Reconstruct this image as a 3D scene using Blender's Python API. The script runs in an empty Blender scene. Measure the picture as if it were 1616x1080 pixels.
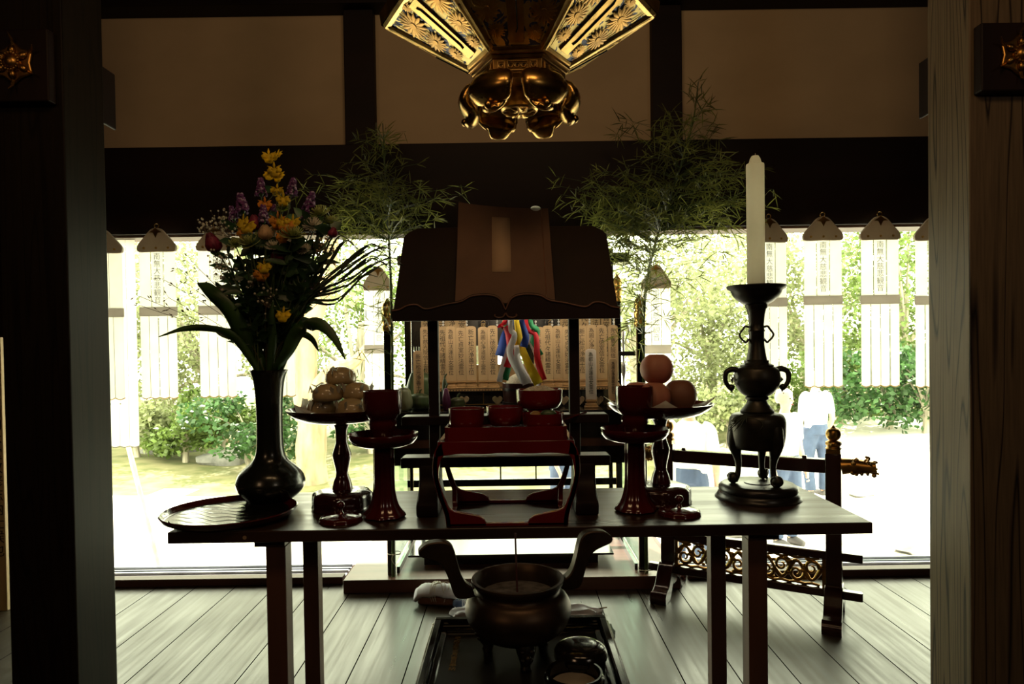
import bpy, math, random
from mathutils import Vector, Matrix, Euler
PI = math.pi
R = math.radians
random.seed(7)
scene = bpy.context.scene
COL = scene.collection

# ------------------------------------------------------------------ camera
F_PX, CX, CY = 1060.0, 808.0, 563.0
EYE = Vector((0, 0, 1.15))
CAMROT = Matrix.Rotation(R(90 - 0.93), 3, 'X') @ Matrix.Rotation(R(-0.82), 3, 'Z')
cd = bpy.data.cameras.new('camera')
cam = bpy.data.objects.new('camera', cd)
COL.objects.link(cam)
cam.matrix_world = Matrix.Translation(EYE) @ CAMROT.to_4x4()
cd.sensor_width = 36
cd.lens = 36 * F_PX / 1616
cd.shift_y = 23 / 1616
cd.clip_start = 0.05
cd.clip_end = 200
scene.camera = cam

# ------------------------------------------------------------------ world, sun, room lamps, exposure
w = bpy.data.worlds.new('sky'); scene.world = w; w.use_nodes = True
wn = w.node_tree.nodes; wl = w.node_tree.links
bg = wn['Background']
bg.inputs['Color'].default_value = (0.96, 1.0, 0.70, 1)
bg.inputs['Strength'].default_value = 8.0
sd = bpy.data.lights.new('sun', 'SUN'); sd.energy = 14; sd.angle = R(0.6); sd.color = (1, 0.95, 0.85)
sun = bpy.data.objects.new('sun', sd); COL.objects.link(sun)
# the sun stands high behind the garden, a little to the left
sun.rotation_euler = Vector((-0.22, 0.62, 0.78)).to_track_quat('Z', 'Y').to_euler()

def area(name, loc, to, size, power, color):
    l = bpy.data.lights.new(name, 'AREA'); l.energy = power; l.color = color; l.shape = 'RECTANGLE'
    l.size, l.size_y = size
    o = bpy.data.objects.new(name, l); COL.objects.link(o)
    o.location = loc
    o.rotation_euler = (Vector(loc) - Vector(to)).to_track_quat('Z', 'Y').to_euler()
    return o
# warm ceiling lamps of the hall behind the viewer
area('hall_lamp', (-0.35, 0.45, 2.75), (-0.9, 3.2, 2.2), (0.5, 0.5), 5, (1.0, 0.62, 0.30))
area('hall_lamp', (0.35, 0.45, 2.75), (1.0, 3.2, 2.1), (0.5, 0.5), 6.5, (1.0, 0.62, 0.30))
# lamps high at the back, warm left and whiter right, added for frontal light
area('hall_lamp', (-1.9, -1.9, 2.5), (0, 1.8, 1.0), (0.7, 0.5), 6, (1.0, 0.60, 0.32))
area('hall_lamp', (2.0, -1.9, 2.5), (0, 1.8, 1.0), (0.7, 0.5), 4, (1.0, 0.82, 0.62))
# unseen warm light added under the altar canopy to brighten the tablets
area('altar_fill', (0.0, 3.17, 1.36), (0.0, 3.62, 0.98), (1.0, 0.03), 2.6, (1.0, 0.80, 0.55))
vs = scene.view_settings
scene.display_settings.display_device = 'sRGB'
vs.view_transform = 'Standard'; vs.look = 'None'; vs.gamma = 1; vs.use_curve_mapping = False
vs.exposure = 0.0
scene.cycles.max_bounces = 8
scene.cycles.sample_clamp_indirect = 6
scene.cycles.caustics_reflective = False
scene.cycles.caustics_refractive = False

# ------------------------------------------------------------------ pixel helpers (photo pixel -> real place)
def ray(x, y):
    return CAMROT @ Vector(((x - CX) / F_PX, -(y - CY) / F_PX, -1))
def P(x, y, d):
    r = ray(x, y); return EYE + r * (d / r.y)
def PZ(x, y, z):
    r = ray(x, y); return EYE + r * ((z - EYE.z) / r.z)

# ------------------------------------------------------------------ materials
MATS = {}
def mat(name, c, rough=0.5, metal=0.0, var=0.15, scale=8.0, stretch=(1, 1, 1), bump=0.0, c2=None, coat=0.0, trans=0.0, spec=0.5, bscale=None, rvar=0.0):
    m = bpy.data.materials.new(name); m.use_nodes = True
    n, l = m.node_tree.nodes, m.node_tree.links
    b = n['Principled BSDF']
    tc = n.new('ShaderNodeTexCoord'); mp = n.new('ShaderNodeMapping'); mp.inputs['Scale'].default_value = stretch
    no = n.new('ShaderNodeTexNoise'); no.inputs['Scale'].default_value = scale; no.inputs['Detail'].default_value = 4
    l.new(tc.outputs['Object'], mp.inputs['Vector']); l.new(mp.outputs['Vector'], no.inputs['Vector'])
    rp = n.new('ShaderNodeValToRGB')
    c2 = c2 or tuple(max(0, x * (1 - var * 2)) for x in c)
    rp.color_ramp.elements[0].color = (*c2, 1); rp.color_ramp.elements[1].color = (*c, 1)
    rp.color_ramp.elements[0].position = 0.35; rp.color_ramp.elements[1].position = 0.65
    l.new(no.outputs['Fac'], rp.inputs['Fac']); l.new(rp.outputs['Color'], b.inputs['Base Color'])
    b.inputs['Roughness'].default_value = rough; b.inputs['Metallic'].default_value = metal
    b.inputs['Coat Weight'].default_value = coat; b.inputs['Coat Roughness'].default_value = 0.08
    b.inputs['Specular IOR Level'].default_value = spec
    if rvar:
        mr = n.new('ShaderNodeMapRange'); mr.inputs['To Min'].default_value = max(0.02, rough - rvar); mr.inputs['To Max'].default_value = rough + rvar
        l.new(no.outputs['Fac'], mr.inputs['Value']); l.new(mr.outputs['Result'], b.inputs['Roughness'])
    if bump:
        bp = n.new('ShaderNodeBump'); bp.inputs['Strength'].default_value = bump; bp.inputs['Distance'].default_value = 0.003
        src = no
        if bscale:
            src = n.new('ShaderNodeTexNoise'); src.inputs['Scale'].default_value = bscale; src.inputs['Detail'].default_value = 3
            l.new(mp.outputs['Vector'], src.inputs['Vector'])
        l.new(src.outputs['Fac'], bp.inputs['Height']); l.new(bp.outputs['Normal'], b.inputs['Normal'])
    if trans:
        t = n.new('ShaderNodeBsdfTranslucent'); mx = n.new('ShaderNodeMixShader'); mx.inputs[0].default_value = trans
        l.new(rp.outputs['Color'], t.inputs['Color'])
        l.new(b.outputs[0], mx.inputs[1]); l.new(t.outputs[0], mx.inputs[2])
        l.new(mx.outputs[0], n['Material Output'].inputs['Surface'])
    MATS[name] = m
    return m

mat('dark_wood', (0.016, 0.006, 0.004), 0.55, var=0.3, scale=5, stretch=(1, 1, 0.15), bump=0.1, spec=0.22)
mat('beam_wood', (0.012, 0.0042, 0.0028), 0.6, var=0.3, scale=6, stretch=(0.1, 1, 1), bump=0.1, spec=0.25)
mat('table_wood', (0.045, 0.020, 0.010), 0.33, var=0.35, scale=14, stretch=(0.12, 2.5, 1), bump=0.10, bscale=40, rvar=0.17, spec=0.6)
mat('leg_wood', (0.13, 0.055, 0.03), 0.5, var=0.3, scale=9, stretch=(1, 1, 0.1), bump=0.15)
mat('board_wood', (0.15, 0.065, 0.038), 0.38, var=0.25, scale=9, stretch=(0.1, 1, 1), bump=0.1)
mat('sill_wood', (0.10, 0.04, 0.02), 0.5, var=0.3, scale=8, stretch=(0.1, 1, 1))
mat('cut_wood', (0.35, 0.24, 0.14), 0.6, var=0.15, scale=20)
mat('plaster', (0.52, 0.41, 0.27), 0.9, var=0.06, scale=2.5, stretch=(1, 1, 1.5), bump=0.05, bscale=60)
mat('black_lacquer', (0.008, 0.007, 0.006), 0.16, var=0.2, coat=0.3)
mat('black_satin', (0.012, 0.010, 0.008), 0.32, var=0.2, bump=0.05)
mat('brown_lacquer', (0.035, 0.008, 0.006), 0.18, var=0.2, coat=0.4)
mat('red_lacquer', (0.16, 0.008, 0.010), 0.2, var=0.12, coat=0.5)
mat('wine_lacquer', (0.075, 0.006, 0.007), 0.17, var=0.15, coat=0.5)
mat('bronze', (0.085, 0.055, 0.035), 0.42, metal=0.75, var=0.25, scale=14, bump=0.06, rvar=0.06)
mat('bronze_dark', (0.05, 0.045, 0.035), 0.4, metal=0.7, var=0.3, scale=16, bump=0.08, rvar=0.08)
mat('vase_bronze', (0.018, 0.020, 0.014), 0.24, metal=0.3, var=0.2, scale=6, coat=0.25)
mat('gold', (0.75, 0.46, 0.14), 0.3, metal=1.0, var=0.2, scale=25, bump=0.15, rvar=0.08)
mat('old_gold', (0.50, 0.27, 0.07), 0.34, metal=1.0, var=0.3, scale=20, bump=0.3, rvar=0.1)
mat('gold_smooth', (0.62, 0.36, 0.10), 0.27, metal=1.0, var=0.25, scale=9, rvar=0.08)
mat('brass', (0.6, 0.38, 0.12), 0.35, metal=1.0, var=0.2)
mat('ash', (0.16, 0.15, 0.14), 0.95, var=0.3, scale=60, bump=0.4)
mat('stick', (0.09, 0.02, 0.02), 0.7)
mat('wax', (0.95, 0.92, 0.80), 0.45, var=0.03, trans=0.75)
mat('wick', (0.35, 0.32, 0.25), 0.9)
mat('paper', (0.90, 0.89, 0.86), 0.8, var=0.04, trans=0.8)
mat('grey_paper', (0.62, 0.58, 0.54), 0.8, var=0.06, trans=0.6)
mat('cap_paper', (0.50, 0.43, 0.35), 0.8, var=0.06, trans=0.3)
mat('ink', (0.02, 0.018, 0.016), 0.7)
mat('faint_ink', (0.35, 0.40, 0.50), 0.8)
mat('gold_ink', (0.40, 0.28, 0.12), 0.5, metal=0.5)
mat('tablet_wood', (0.60, 0.44, 0.25), 0.6, var=0.12, scale=12, stretch=(1, 1, 0.1), trans=0.15)
mat('tablet_pale', (0.66, 0.62, 0.56), 0.6, var=0.08, scale=12, stretch=(1, 1, 0.1), trans=0.2)
mat('pedestal_wood', (0.52, 0.32, 0.14), 0.5, var=0.2, scale=14)
mat('book_cover', (0.11, 0.055, 0.03), 0.75, var=0.12, scale=10, bump=0.1, bscale=80)
mat('book_paper', (0.55, 0.48, 0.36), 0.8, var=0.1, scale=4, stretch=(1, 1, 30))
mat('title_slip', (0.33, 0.22, 0.13), 0.8, var=0.08)
mat('leaf', (0.055, 0.13, 0.03), 0.42, var=0.3, scale=10, trans=0.35)
mat('leaf_dark', (0.03, 0.075, 0.025), 0.42, var=0.3, scale=10, trans=0.25)
mat('grass_blade', (0.05, 0.075, 0.035), 0.45, var=0.3, scale=10, trans=0.25)
mat('bamboo_leaf', (0.27, 0.30, 0.07), 0.5, var=0.35, scale=6, trans=0.45)
mat('bamboo_stem', (0.07, 0.12, 0.03), 0.3, var=0.3, scale=6)
mat('dry_bamboo', (0.62, 0.54, 0.36), 0.5, var=0.2, scale=6)
mat('stem', (0.05, 0.08, 0.02), 0.5)
mat('twig', (0.09, 0.06, 0.03), 0.7)
mat('petal_yellow', (0.85, 0.62, 0.02), 0.6, var=0.15, scale=60, trans=0.4)
mat('petal_orange', (0.85, 0.36, 0.03), 0.6, var=0.2, scale=60, trans=0.4)
mat('petal_purple', (0.20, 0.05, 0.22), 0.7, var=0.3, scale=120, trans=0.3)
mat('petal_lilac', (0.55, 0.42, 0.62), 0.7, var=0.2, scale=120, trans=0.3)
mat('petal_lime', (0.52, 0.58, 0.20), 0.6, var=0.2, scale=50, trans=0.4)
mat('petal_white', (0.72, 0.68, 0.55), 0.6, var=0.1, scale=50, trans=0.4)
mat('petal_pink', (0.32, 0.03, 0.08), 0.55, var=0.3, scale=40, trans=0.35)
mat('petal_cream', (0.75, 0.52, 0.28), 0.6, var=0.2, scale=30, trans=0.4)
mat('bun', (0.48, 0.36, 0.18), 0.5, var=0.2, scale=12, coat=0.8)
mat('wrapper', (0.62, 0.60, 0.50), 0.25, var=0.1, trans=0.5)
mat('peach', (0.42, 0.12, 0.085), 0.6, var=0.25, scale=6, c2=(0.40, 0.19, 0.11))
mat('peach_dull', (0.25, 0.10, 0.055), 0.6, var=0.25, scale=6)
mat('rice', (0.72, 0.68, 0.55), 0.7, var=0.15, scale=120, bump=0.5)
mat('squash', (0.07, 0.12, 0.05), 0.4, var=0.4, scale=9, stretch=(3, 3, 0.6))
mat('melon', (0.10, 0.13, 0.05), 0.4, var=0.4, scale=14)
mat('gourd', (0.28, 0.33, 0.20), 0.4, var=0.2, scale=6)
mat('eggplant', (0.13, 0.035, 0.10), 0.25, var=0.2, scale=6)
mat('ginger', (0.35, 0.2, 0.06), 0.6)
mat('ribbon_white', (0.80, 0.80, 0.82), 0.55, var=0.05, trans=0.35)
mat('ribbon_red', (0.75, 0.03, 0.06), 0.55, var=0.1, trans=0.35)
mat('ribbon_yellow', (0.85, 0.68, 0.03), 0.55, var=0.1, trans=0.35)
mat('ribbon_green', (0.03, 0.35, 0.15), 0.55, var=0.1, trans=0.35)
mat('ribbon_blue', (0.03, 0.10, 0.50), 0.55, var=0.1, trans=0.35)
mat('bucket', (0.05, 0.010, 0.010), 0.3, var=0.2, scale=20, stretch=(4, 4, 0.3))
mat('string', (0.72, 0.66, 0.52), 0.8)
mat('cloth_white', (0.70, 0.70, 0.76), 0.8, var=0.08, scale=14, bump=0.3)
mat('cloth_green', (0.08, 0.10, 0.07), 0.8, var=0.2)
mat('parcel', (0.24, 0.10, 0.06), 0.6, var=0.2)
mat('aluminium', (0.62, 0.63, 0.64), 0.35, metal=0.6)
mat('seal', (0.06, 0.08, 0.09), 0.5)
mat('sand', (0.72, 0.68, 0.60), 0.95, var=0.05, scale=3, bump=0.2, bscale=60)
mat('moss', (0.085, 0.095, 0.025), 0.95, var=0.25, scale=2.5, c2=(0.19, 0.17, 0.08), bump=0.3)
mat('rock', (0.25, 0.24, 0.22), 0.85, var=0.25, scale=5, bump=0.5)
mat('bark', (0.50, 0.36, 0.22), 0.9, var=0.25, scale=7, stretch=(1, 1, 0.3), bump=0.5)
mat('bark_dark', (0.50, 0.44, 0.34), 0.9, var=0.3, scale=7, stretch=(1, 1, 0.3), bump=0.5)
mat('tree_leaf', (0.20, 0.29, 0.07), 0.5, var=0.3, scale=3, trans=0.4)
mat('tree_leaf_pale', (0.40, 0.44, 0.22), 0.5, var=0.3, scale=3, trans=0.4)
mat('shrub_leaf', (0.07, 0.165, 0.045), 0.5, var=0.35, scale=3, trans=0.3)
mat('skin', (0.62, 0.40, 0.28), 0.6)
mat('hair', (0.42, 0.38, 0.33), 0.6)  # pale grey puts the white-out of the glare into the hair colour
mat('shirt', (0.80, 0.80, 0.80), 0.8)
mat('denim', (0.06, 0.09, 0.17), 0.8)
mat('shoe', (0.10, 0.09, 0.09), 0.6)
mat('lilac_cloth', (0.40, 0.42, 0.62), 0.8)

def wood_floor():
    m = bpy.data.materials.new('floor_boards'); m.use_nodes = True
    n, l = m.node_tree.nodes, m.node_tree.links; b = n['Principled BSDF']
    tc = n.new('ShaderNodeTexCoord'); sx = n.new('ShaderNodeSeparateXYZ'); l.new(tc.outputs['Object'], sx.inputs[0])
    def math_(op, a, bb=None):
        q = n.new('ShaderNodeMath'); q.operation = op
        for i, v in enumerate((a, bb)):
            if v is None: continue
            if isinstance(v, (int, float)): q.inputs[i].default_value = v
            else: l.new(v, q.inputs[i])
        return q.outputs[0]
    u = math_('DIVIDE', math_('ADD', sx.outputs['X'], 0.008 + 19.25), 0.1925)
    fr = math_('FRACT', u); idx = math_('FLOOR', u)
    edge = math_('MINIMUM', fr, math_('SUBTRACT', 1.0, fr))
    gap = math_('LESS_THAN', edge, 0.012)
    wn_ = n.new('ShaderNodeTexWhiteNoise'); wn_.noise_dimensions = '1D'; l.new(idx, wn_.inputs['W'])
    cmb = n.new('ShaderNodeCombineXYZ'); l.new(math_('MULTIPLY', sx.outputs['X'], 26.0), cmb.inputs[0])
    l.new(math_('ADD', math_('MULTIPLY', sx.outputs['Y'], 1.1), math_('MULTIPLY', wn_.outputs['Value'], 40.0)), cmb.inputs[1])
    no = n.new('ShaderNodeTexNoise'); no.inputs['Scale'].default_value = 1.6; no.inputs['Detail'].default_value = 6; l.new(cmb.outputs[0], no.inputs['Vector'])
    rp = n.new('ShaderNodeValToRGB'); rp.color_ramp.elements[0].position = 0.3; rp.color_ramp.elements[1].position = 0.7
    rp.color_ramp.elements[0].color = (0.020, 0.014, 0.008, 1); rp.color_ramp.elements[1].color = (0.045, 0.032, 0.019, 1)
    l.new(no.outputs['Fac'], rp.inputs['Fac'])
    hs = n.new('ShaderNodeHueSaturation'); l.new(rp.outputs['Color'], hs.inputs['Color'])
    mr = n.new('ShaderNodeMapRange'); mr.inputs['To Min'].default_value = 0.75; mr.inputs['To Max'].default_value = 1.2
    l.new(wn_.outputs['Value'], mr.inputs['Value']); l.new(mr.outputs['Result'], hs.inputs['Value'])
    mx = n.new('ShaderNodeMixRGB'); mx.inputs[2].default_value = (0.006, 0.004, 0.003, 1)
    l.new(gap, mx.inputs[0]); l.new(hs.outputs['Color'], mx.inputs[1]); l.new(mx.outputs[0], b.inputs['Base Color'])
    # dusty, worn varnish: patches of different gloss
    n2 = n.new('ShaderNodeTexNoise'); n2.inputs['Scale'].default_value = 1.3; n2.inputs['Detail'].default_value = 5; l.new(tc.outputs['Object'], n2.inputs['Vector'])
    r2 = n.new('ShaderNodeMapRange'); r2.inputs['From Min'].default_value = 0.3; r2.inputs['From Max'].default_value = 0.7
    r2.inputs['To Min'].default_value = 0.30; r2.inputs['To Max'].default_value = 0.45; l.new(n2.outputs['Fac'], r2.inputs['Value'])
    r3 = math_('ADD', math_('ADD', r2.outputs['Result'], math_('MULTIPLY', math_('SUBTRACT', no.outputs['Fac'], 0.5), 0.45)), math_('MULTIPLY', gap, 0.5)); l.new(r3, b.inputs['Roughness'])
    sp = math_('SUBTRACT', 0.5, math_('MULTIPLY', gap, 0.5)); l.new(sp, b.inputs['Specular IOR Level'])
    h = math_('SUBTRACT', math_('MULTIPLY', no.outputs['Fac'], 0.15), gap)
    bp = n.new('ShaderNodeBump'); bp.inputs['Strength'].default_value = 0.35; bp.inputs['Distance'].default_value = 0.002
    l.new(h, bp.inputs['Height']); l.new(bp.outputs['Normal'], b.inputs['Normal'])
    MATS['floor_boards'] = m
wood_floor()

def pillar_wood(name, light, dark, scale):
    m = bpy.data.materials.new(name); m.use_nodes = True
    n, l = m.node_tree.nodes, m.node_tree.links; b = n['Principled BSDF']
    tc = n.new('ShaderNodeTexCoord'); mp = n.new('ShaderNodeMapping'); mp.inputs['Scale'].default_value = (1, 1, 0.045)
    mp.inputs['Location'].default_value = (0.33, 0.21, 0.1)
    l.new(tc.outputs['Object'], mp.inputs['Vector'])
    n0 = n.new('ShaderNodeTexNoise'); n0.inputs['Scale'].default_value = 9; n0.inputs['Detail'].default_value = 1.5; l.new(mp.outputs[0], n0.inputs['Vector'])
    mu = n.new('ShaderNodeMath'); mu.operation = 'MULTIPLY'; mu.inputs[1].default_value = scale; l.new(n0.outputs['Fac'], mu.inputs[0])
    fr = n.new('ShaderNodeMath'); fr.operation = 'PINGPONG'; fr.inputs[1].default_value = 0.5; l.new(mu.outputs[0], fr.inputs[0])
    rp = n.new('ShaderNodeValToRGB'); rp.color_ramp.elements[0].position = 0.0; rp.color_ramp.elements[1].position = 0.13
    rp.color_ramp.elements[0].color = (*dark, 1); rp.color_ramp.elements[1].color = (*light, 1)
    l.new(fr.outputs[0], rp.inputs['Fac'])
    n3 = n.new('ShaderNodeTexNoise'); n3.inputs['Scale'].default_value = 160; n3.inputs['Detail'].default_value = 2; l.new(mp.outputs[0], n3.inputs['Vector'])
    mx = n.new('ShaderNodeMixRGB'); mx.blend_type = 'MULTIPLY'; mx.inputs[0].default_value = 0.6
    l.new(rp.outputs['Color'], mx.inputs[1]); l.new(n3.outputs['Fac'], mx.inputs[2]); l.new(mx.outputs[0], b.inputs['Base Color'])
    b.inputs['Roughness'].default_value = 0.5
    bp = n.new('ShaderNodeBump'); bp.inputs['Strength'].default_value = 0.3; bp.inputs['Distance'].default_value = 0.002
    l.new(rp.outputs['Color'], bp.inputs['Height']); l.new(bp.outputs['Normal'], b.inputs['Normal'])
    b.inputs['Specular IOR Level'].default_value = 0.3 if light[0] > .1 else 0.12
    MATS[name] = m
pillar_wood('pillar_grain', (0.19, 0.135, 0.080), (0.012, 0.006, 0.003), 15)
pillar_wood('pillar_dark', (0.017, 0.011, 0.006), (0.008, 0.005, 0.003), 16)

def lantern_panel():
    m = bpy.data.materials.new('lantern_panel'); m.use_nodes = True
    n, l = m.node_tree.nodes, m.node_tree.links; b = n['Principled BSDF']
    tc = n.new('ShaderNodeTexCoord')
    no = n.new('ShaderNodeTexNoise'); no.inputs['Scale'].default_value = 22; no.inputs['Detail'].default_value = 2; no.inputs['Distortion'].default_value = 2.5
    l.new(tc.outputs['Object'], no.inputs['Vector'])
    rp = n.new('ShaderNodeValToRGB'); rp.color_ramp.interpolation = 'CONSTANT'
    rp.color_ramp.elements[0].color = (0.10, 0.12, 0.24, 1); rp.color_ramp.elements[1].color = (0.72, 0.55, 0.22, 1); rp.color_ramp.elements[1].position = 0.46
    l.new(no.outputs['Fac'], rp.inputs['Fac']); l.new(rp.outputs['Color'], b.inputs['Base Color'])
    r2 = n.new('ShaderNodeValToRGB'); r2.color_ramp.interpolation = 'CONSTANT'
    r2.color_ramp.elements[0].color = (0.3, 0.3, 0.3, 1); r2.color_ramp.elements[1].color = (1, 1, 1, 1); r2.color_ramp.elements[1].position = 0.46
    l.new(no.outputs['Fac'], r2.inputs['Fac']); l.new(r2.outputs['Color'], b.inputs['Metallic'])
    b.inputs['Roughness'].default_value = 0.48
    bp = n.new('ShaderNodeBump'); bp.inputs['Strength'].default_value = 0.8; bp.inputs['Distance'].default_value = 0.004
    l.new(r2.outputs['Color'], bp.inputs['Height']); l.new(bp.outputs['Normal'], b.inputs['Normal'])
    MATS['lantern_panel'] = m
lantern_panel()

# ------------------------------------------------------------------ mesh helpers
class MB:
    def __init__(s): s.v = []; s.f = []; s.m = []
    def add(s, vs_, fs_, mi=0):
        k = len(s.v); s.v += [tuple(q) for q in vs_]
        for f in fs_: s.f.append([i + k for i in f]); s.m.append(mi)
        return s
    def box(s, x0, x1, y0, y1, z0, z1, mi=0, M=None):
        v = [Vector(q) for q in ((x0,y0,z0),(x1,y0,z0),(x1,y1,z0),(x0,y1,z0),(x0,y0,z1),(x1,y0,z1),(x1,y1,z1),(x0,y1,z1))]
        if M is not None: v = [M @ q for q in v]
        return s.add(v, [(0,3,2,1),(4,5,6,7),(0,1,5,4),(1,2,6,5),(2,3,7,6),(3,0,4,7)], mi)
    def lathe(s, prof, n=48, c=(0,0,0), mi=0, lobes=0, amp=0, M=None, sx=1, sy=1):
        v = []; f = []
        for r, z in prof:
            for i in range(n):
                a = 2*PI*i/n; rr = r*(1 + amp*math.cos(lobes*a)) if lobes else r
                q = Vector((rr*math.cos(a)*sx, rr*math.sin(a)*sy, z))
                if M is not None: q = M @ q
                v.append(q + Vector(c))
        for j in range(len(prof)-1):
            for i in range(n):
                i2 = (i+1) % n
                f.append((j*n+i, j*n+i2, (j+1)*n+i2, (j+1)*n+i))
        if prof[0][0] > 1e-5: f.append(tuple(reversed(range(n))))
        if prof[-1][0] > 1e-5: f.append(tuple(range((len(prof)-1)*n, len(prof)*n)))
        return s.add(v, f, mi)
    def tube(s, pts, rad, n=8, mi=0, flat=1.0, up=None):
        pts = [Vector(p) for p in pts]
        if not isinstance(rad, (list, tuple)): rad = [rad]*len(pts)
        v = []; f = []; prev = None
        for i, p in enumerate(pts):
            t = (pts[min(i+1, len(pts)-1)] - pts[max(i-1, 0)])
            if t.length < 1e-9: t = Vector((0,0,1))
            t.normalize()
            if prev is None:
                a = Vector(up) if up else (Vector((0,0,1)) if abs(t.z) < 0.9 else Vector((1,0,0)))
            else: a = prev
            a = (a - t*a.dot(t))
            if a.length < 1e-6: a = Vector((1,0,0)) - t*t.x
            a.normalize(); b = t.cross(a); prev = a
            for k in range(n):
                an = 2*PI*k/n
                v.append(p + a*math.cos(an)*rad[i] + b*math.sin(an)*rad[i]*flat)
        for j in range(len(pts)-1):
            for k in range(n):
                k2 = (k+1) % n
                f.append((j*n+k, j*n+k2, (j+1)*n+k2, (j+1)*n+k))
        f.append(tuple(reversed(range(n)))); f.append(tuple(range((len(pts)-1)*n, len(pts)*n)))
        return s.add(v, f, mi)
    def prism(s, poly, t0, t1, axis='y', mi=0, M=None):
        # poly in (a,b); extruded along axis: 'y' -> (a, t, b); 'x' -> (t, a, b); 'z' -> (a, b, t)
        def mk(a, b, t):
            q = Vector({'y': (a, t, b), 'x': (t, a, b), 'z': (a, b, t)}[axis])
            return M @ q if M is not None else q
        n = len(poly)
        v = [mk(a, b, t0) for a, b in poly] + [mk(a, b, t1) for a, b in poly]
        f = [tuple(range(n)), tuple(reversed(range(n, 2*n)))] + [(i, i+n, (i+1) % n + n, (i+1) % n) for i in range(n)]
        return s.add(v, f, mi)
    def ball(s, c, r, n=16, mi=0, M=None, m=None):
        if not isinstance(r, (tuple, list)): r = (r, r, r)
        m = m or max(6, n//2)
        prof = [(max(1e-6, math.sin(PI*j/m)), -math.cos(PI*j/m)) for j in range(m+1)]
        v = []; f = []
        for pr, pz in prof:
            for i in range(n):
                q = Vector((pr*math.cos(2*PI*i/n)*r[0], pr*math.sin(2*PI*i/n)*r[1], pz*r[2]))
                if M is not None: q = M @ q
                v.append(q + Vector(c))
        for j in range(m):
            for i in range(n):
                f.append((j*n+i, j*n+(i+1) % n, (j+1)*n+(i+1) % n, (j+1)*n+i))
        return s.add(v, f, mi)
    def strip(s, pts, wid, side=None, mi=0, fold=0.0):
        # leaf / ribbon along pts, with half widths wid; side = direction of the width
        pts = [Vector(p) for p in pts]; v = []; f = []
        for i, p in enumerate(pts):
            t = (pts[min(i+1, len(pts)-1)] - pts[max(i-1, 0)]).normalized()
            sd_ = Vector(side[i]) if isinstance(side, list) else (Vector(side) if side else t.cross(Vector((0, -1, 0.2))))
            sd_ = sd_ - t*sd_.dot(t)
            if sd_.length < 1e-6: sd_ = Vector((1, 0, 0))
            sd_.normalize(); nn = t.cross(sd_)
            v += [p - sd_*wid[i] + nn*wid[i]*fold, p, p + sd_*wid[i] + nn*wid[i]*fold]
        for j in range(len(pts)-1):
            for k in (0, 1):
                f.append((j*3+k, j*3+k+1, (j+1)*3+k+1, (j+1)*3+k))
        return s.add(v, f, mi)
    def quadleaf(s, p, d, nrm, L, W, mi=0):
        d = Vector(d).normalized(); sd_ = d.cross(Vector(nrm))
        if sd_.length < 1e-6: sd_ = d.cross(Vector((0.3, 0.5, 0.8)))
        sd_.normalize(); p = Vector(p)
        return s.add([p, p + d*L*0.4 + sd_*W, p + d*L, p + d*L*0.4 - sd_*W], [(0, 1, 2, 3)], mi)
    def build(s, name, mats, parent=None, loc=(0,0,0), rz=0, smooth=35, bevel=0.0, bseg=2, solid=0.0):
        me = bpy.data.meshes.new(name); me.from_pydata(s.v, [], s.f); me.validate()
        if isinstance(mats, str): mats = [mats]
        for q in mats: me.materials.append(MATS[q])
        if len(mats) > 1 and len(me.polygons) == len(s.m):
            me.polygons.foreach_set('material_index', s.m)
        if smooth:
            me.polygons.foreach_set('use_smooth', [True]*len(me.polygons))
            me.set_sharp_from_angle(angle=R(smooth))
        me.update()
        o = bpy.data.objects.new(name, me); COL.objects.link(o)
        o.location = loc; o.rotation_euler = (0, 0, rz)
        if parent is not None: o.parent = parent
        if bevel:
            b = o.modifiers.new('bevel', 'BEVEL'); b.width = bevel; b.segments = bseg; b.limit_method = 'ANGLE'; b.angle_limit = R(40)
        if solid:
            q = o.modifiers.new('solid', 'SOLIDIFY'); q.thickness = solid; q.offset = 0
        return o

def tag(o, label, cat, group=None, kind=None):
    o['label'] = label; o['category'] = cat
    if group: o['group'] = group
    if kind: o['kind'] = kind
    return o
def thing(name, label, cat, loc=(0,0,0), rz=0, group=None, kind=None):
    o = bpy.data.objects.new(name, None); COL.objects.link(o); o.location = loc; o.rotation_euler = (0, 0, rz)
    o.empty_display_size = 0.05
    return tag(o, label, cat, group, kind)
def struct(o): o['kind'] = 'structure'; return o
def kids(o): return [q for q in COL.objects if q.parent == o]
def copy_tree(o, parent=None):
    c = o.copy(); COL.objects.link(c)
    if parent is not None: c.parent = parent
    for ch in kids(o): copy_tree(ch, c)
    return c
def smoothpath(pts, n=6):
    pts = [Vector(p) for p in pts]; out = []
    q = [pts[0]*2 - pts[1]] + pts + [pts[-1]*2 - pts[-2]]
    for i in range(1, len(q)-2):
        for k in range(n):
            t = k/n
            out.append(0.5*((2*q[i]) + (q[i+1]-q[i-1])*t + (2*q[i-1]-5*q[i]+4*q[i+1]-q[i+2])*t*t + (-q[i-1]+3*q[i]-3*q[i+1]+q[i+2])*t**3))
    out.append(pts[-1]); return out
def smooth2(pts, n=5):
    return [(q.x, q.y) for q in smoothpath([(a, b, 0) for a, b in pts], n)]
def sprof(pts, n=4):  # smooth lathe profile
    return [(max(q.x, 1e-6), q.y) for q in smoothpath([(a, b, 0) for a, b in pts], n)]
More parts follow.
